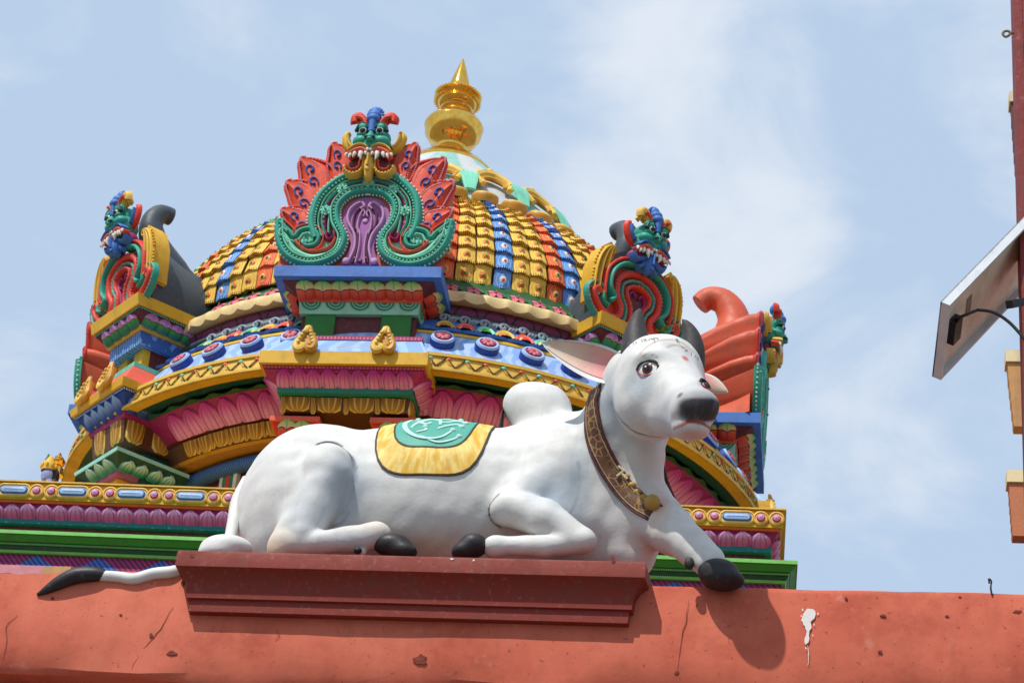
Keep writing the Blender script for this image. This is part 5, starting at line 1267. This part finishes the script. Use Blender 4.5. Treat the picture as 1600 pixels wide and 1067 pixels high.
# solar panel on an arm
sY=8.35
c0=at(1484,477,sY)
solar=empty('solar_panel',tuple(c0),'tilted solar panel seen from below, with black cable, beside the red post','solar panel')
sO=Vector(c0); cR,cU,cF=_M3.col[0],_M3.col[1],-_M3.col[2]
eu=(cR*.85+cU*.725+cF*.9).normalized(); ev=(cR*.02-cU+cF*.79); ev=(ev-eu*ev.dot(eu)).normalized(); en=eu.cross(ev)
if en.dot(cF)>0: en=-en
Lu,Lv=.55,.372
PM_=lambda a,b_,c: eu*a+ev*b_+en*c
fr=paint('panel_frame',(200,204,208),.35,.3); back_=NT('panel_back'); c=back_.mix(back_.ramp(back_.noise(3,4,.6),.35,.7),srgb(240,230,210),srgb(222,206,180)); back_.finish(c,.5,.35,.1)
def pbox(name,a0,a1,b0,b1,c0,c1,mat,par=solar):
    m=MB(); P=[PM_(a,b_,c) for a,b_,c in ((a0,b0,c0),(a1,b0,c0),(a1,b1,c0),(a0,b1,c0),(a0,b0,c1),(a1,b0,c1),(a1,b1,c1),(a0,b1,c1))]; i=[m.pt(p) for p in P]
    for f in ((0,3,2,1),(4,5,6,7),(0,1,5,4),(1,2,6,5),(2,3,7,6),(3,0,4,7)): m.face([i[k] for k in f])
    return m.build(name,[mat],par,smooth=False)
W_=.95;H_=Lv; T=.04
pbox('glass_face',.0,W_,.0,H_,-T,-T+.006,paint('panel_glass',(20,28,52),.1,.1,0))
pbox('back_sheet',.012,W_-.012,.012,H_-.012,-T+.008,-T+.014,back_.m)
for nm,a in (('frame_rail',(0,W_,0,.012,-T+.001,.0)),('frame_rail',(0,W_,H_-.012,H_,-T+.001,0)),('frame_rail',(0,.012,.0125,H_-.0125,-T+.001,0)),('frame_rail',(W_-.012,W_,.0125,H_-.0125,-T+.001,0))): pbox(nm,*a,fr)
pbox('label_plate',.21,.25,H_*.30,H_*.52,-T+.0145,-T+.017,paint('label_grey',(132,118,100),.5,.3))
jb=pbox('junction_box',.055,.115,H_*.33,H_*.62,-T+.016,.01,paint('black_plastic',(24,24,26),.35,.2))
m=MB(); k0=PM_(.085,H_*.34,-.01); m.tube([Vector(k0)]+[at(x,y,sY-.02)-sO for x,y in spline([(1528,484),(1552,488),(1575,502),(1596,524),(1625,560)],5)],.0065,n=8); m.build('cable',[paint('black_plastic',(24,24,26))],solar)
m=MB(); p=[at(1577,476,sY+.06)-sO,at(1640,463,PYD+.0)-sO]; m.tube(p,.022,n=4); m.build('bracket_arm',[paint('black_plastic',(24,24,26))],solar,smooth=False)
# neighbouring tower: only the ends of its eaves reach into the picture
TY=13.5
tw=at(1612,500,TY)
side=empty('side_tower',(tw.x+2.0,TY+1.5,0),'neighbouring temple tower at the right edge with cream capped projecting cornices','building')
sO=Vector((tw.x+2.0,TY+1.5,0))
wl_=paint('tower_wall',(196,150,110),.6,.4)
m=MB(); m.box(-1.55,2.0,-1.636,1.5,0,at(1600,0,TY).z+.3); m.build('wall',[wl_],side,smooth=False)
def cornice(xl,yt,yc,yb,xb,capc,bodyc):
    cap=MB(); A0=at(xl,yt,TY-.25)-sO; A1=at(xl,yc,TY-.25)-sO; B0=at(xb,yb,TY-.12)-sO
    cap.box(A0.x,A0.x+.9,-1.75,-1.62,A1.z,A0.z); o=cap.build('cornice_cap',[capc],side,smooth=False)
    b=MB(); xs=[(A1.x+.012,A1.z-.002),(A1.x+.016,A1.z-.06)]; n=5
    for i in range(n): 
        k=(i+1)/n; x=A1.x+.016+(B0.x-A1.x-.016)*k; z=A1.z-.06+(B0.z-A1.z+.06)*k; xs+= [(x-.004,z+.02),(x,z)]
    y0=-1.735
    fr_l=[(x,y0,z) for x,z in xs]; fr_r=[(A1.x+.85,y0,z) for x,z in xs]; bk=[(x,y0+.1,z) for x,z in xs]
    b.grid([list(q) for q in zip(fr_l,fr_r)]); b.grid([list(q) for q in zip(fr_l,bk)])
    b.poly([fr_l[-1],fr_r[-1],(A1.x+.85,y0+.1,xs[-1][1]),bk[-1]])
    b.build('cornice_body',[bodyc],o,smooth=False)
cornice(1577,142,158,280,1586,paint('cap_cream',(224,206,160),.5,.35),paint('body_maroon',(104,36,34),.5,.4))
cornice(1571,546,564,680,1583,paint('cap_cream',(224,206,160)),paint('body_tan',(190,140,82),.5,.4))
cornice(1573,733,752,850,1581,paint('cap_cream',(224,206,160)),paint('body_rust',(184,112,72),.5,.4))
# ------------------------------------------------------------------ small figures on the parapet at the far left
fgY=16.6
fp=at(72,757,fgY); fig=empty('deity_figure',tuple(fp),'small blue faced figure with a gilded crown standing on the yellow parapet at far left','statue')
fO=Vector(fp)
b=MB(); L0=lambda x,y,d=0: at(x,y,fgY+d)-fO
b.ball(L0(75,742),(.055,.05,.075),0,n=14,k=9); b.ball(L0(68,747,-.04),(.014,.016,.016),0,n=8,k=5); b.tube([L0(76,750),L0(78,775)],[.035,.05],0,n=10); b.ball(L0(80,775),(.11,.07,.08),0,n=12,k=7)
hd=b.build('head',[paint('figure_blue',(140,150,196),.45,.3)],fig)
b=MB(); b.ball(L0(83,744,.02),(.05,.05,.07),0,n=12,k=7); b.ball(L0(85,754,.02),(.035,.04,.04),0,n=10,k=6); b.build('hair',[C('black')],fig)
b=MB(); c0=L0(76,733); 
b.lathe([(.058,-.02),(.062,0),(.055,.02),(.05,.05),(.03,.08),(.012,.11),(.0,.125)],14,0); b.v=[(v[0]+c0.x,v[1]+c0.y,v[2]+c0.z) for v in b.v]
for k in range(9): b.ball(c0+Vector((.06*sin(k*.7),-.06*cos(k*.7),.02)),(.014,.014,.02),0,n=6,k=4)
b.build('crown',[C('yellow')],fig)
b=MB(); b.tube([L0(76,728),L0(75,718),L0(76,709)],[.022,.026,.004],0,n=8,flat=.5,upv=(0,1,0)); b.build('plume',[C('dgreen')],fig)
b=MB()
for s in (-1,1):
    for x,y in ((68,735),(84,735)): b.ball(L0(x,y,-.03),(.012,.012,.016),1,n=6,k=4)
b.build('eye',[C('white'),C('black')],fig)
kp=at(89,733,17.4); kal=empty('small_finial',tuple(kp),'small golden pot finial on the yellow ledge at far left','finial')
b=MB(); b.lathe([(r*.6,z*.6) for r,z in [(.0,-.1),(.10,-.1),(.10,0),(.07,.02),(.05,.04),(.085,.07),(.10,.11),(.085,.14),(.05,.16),(.06,.175),(.04,.19),(.015,.24),(.0,.26)]],20); b.build('pot',[gold.m],kal)
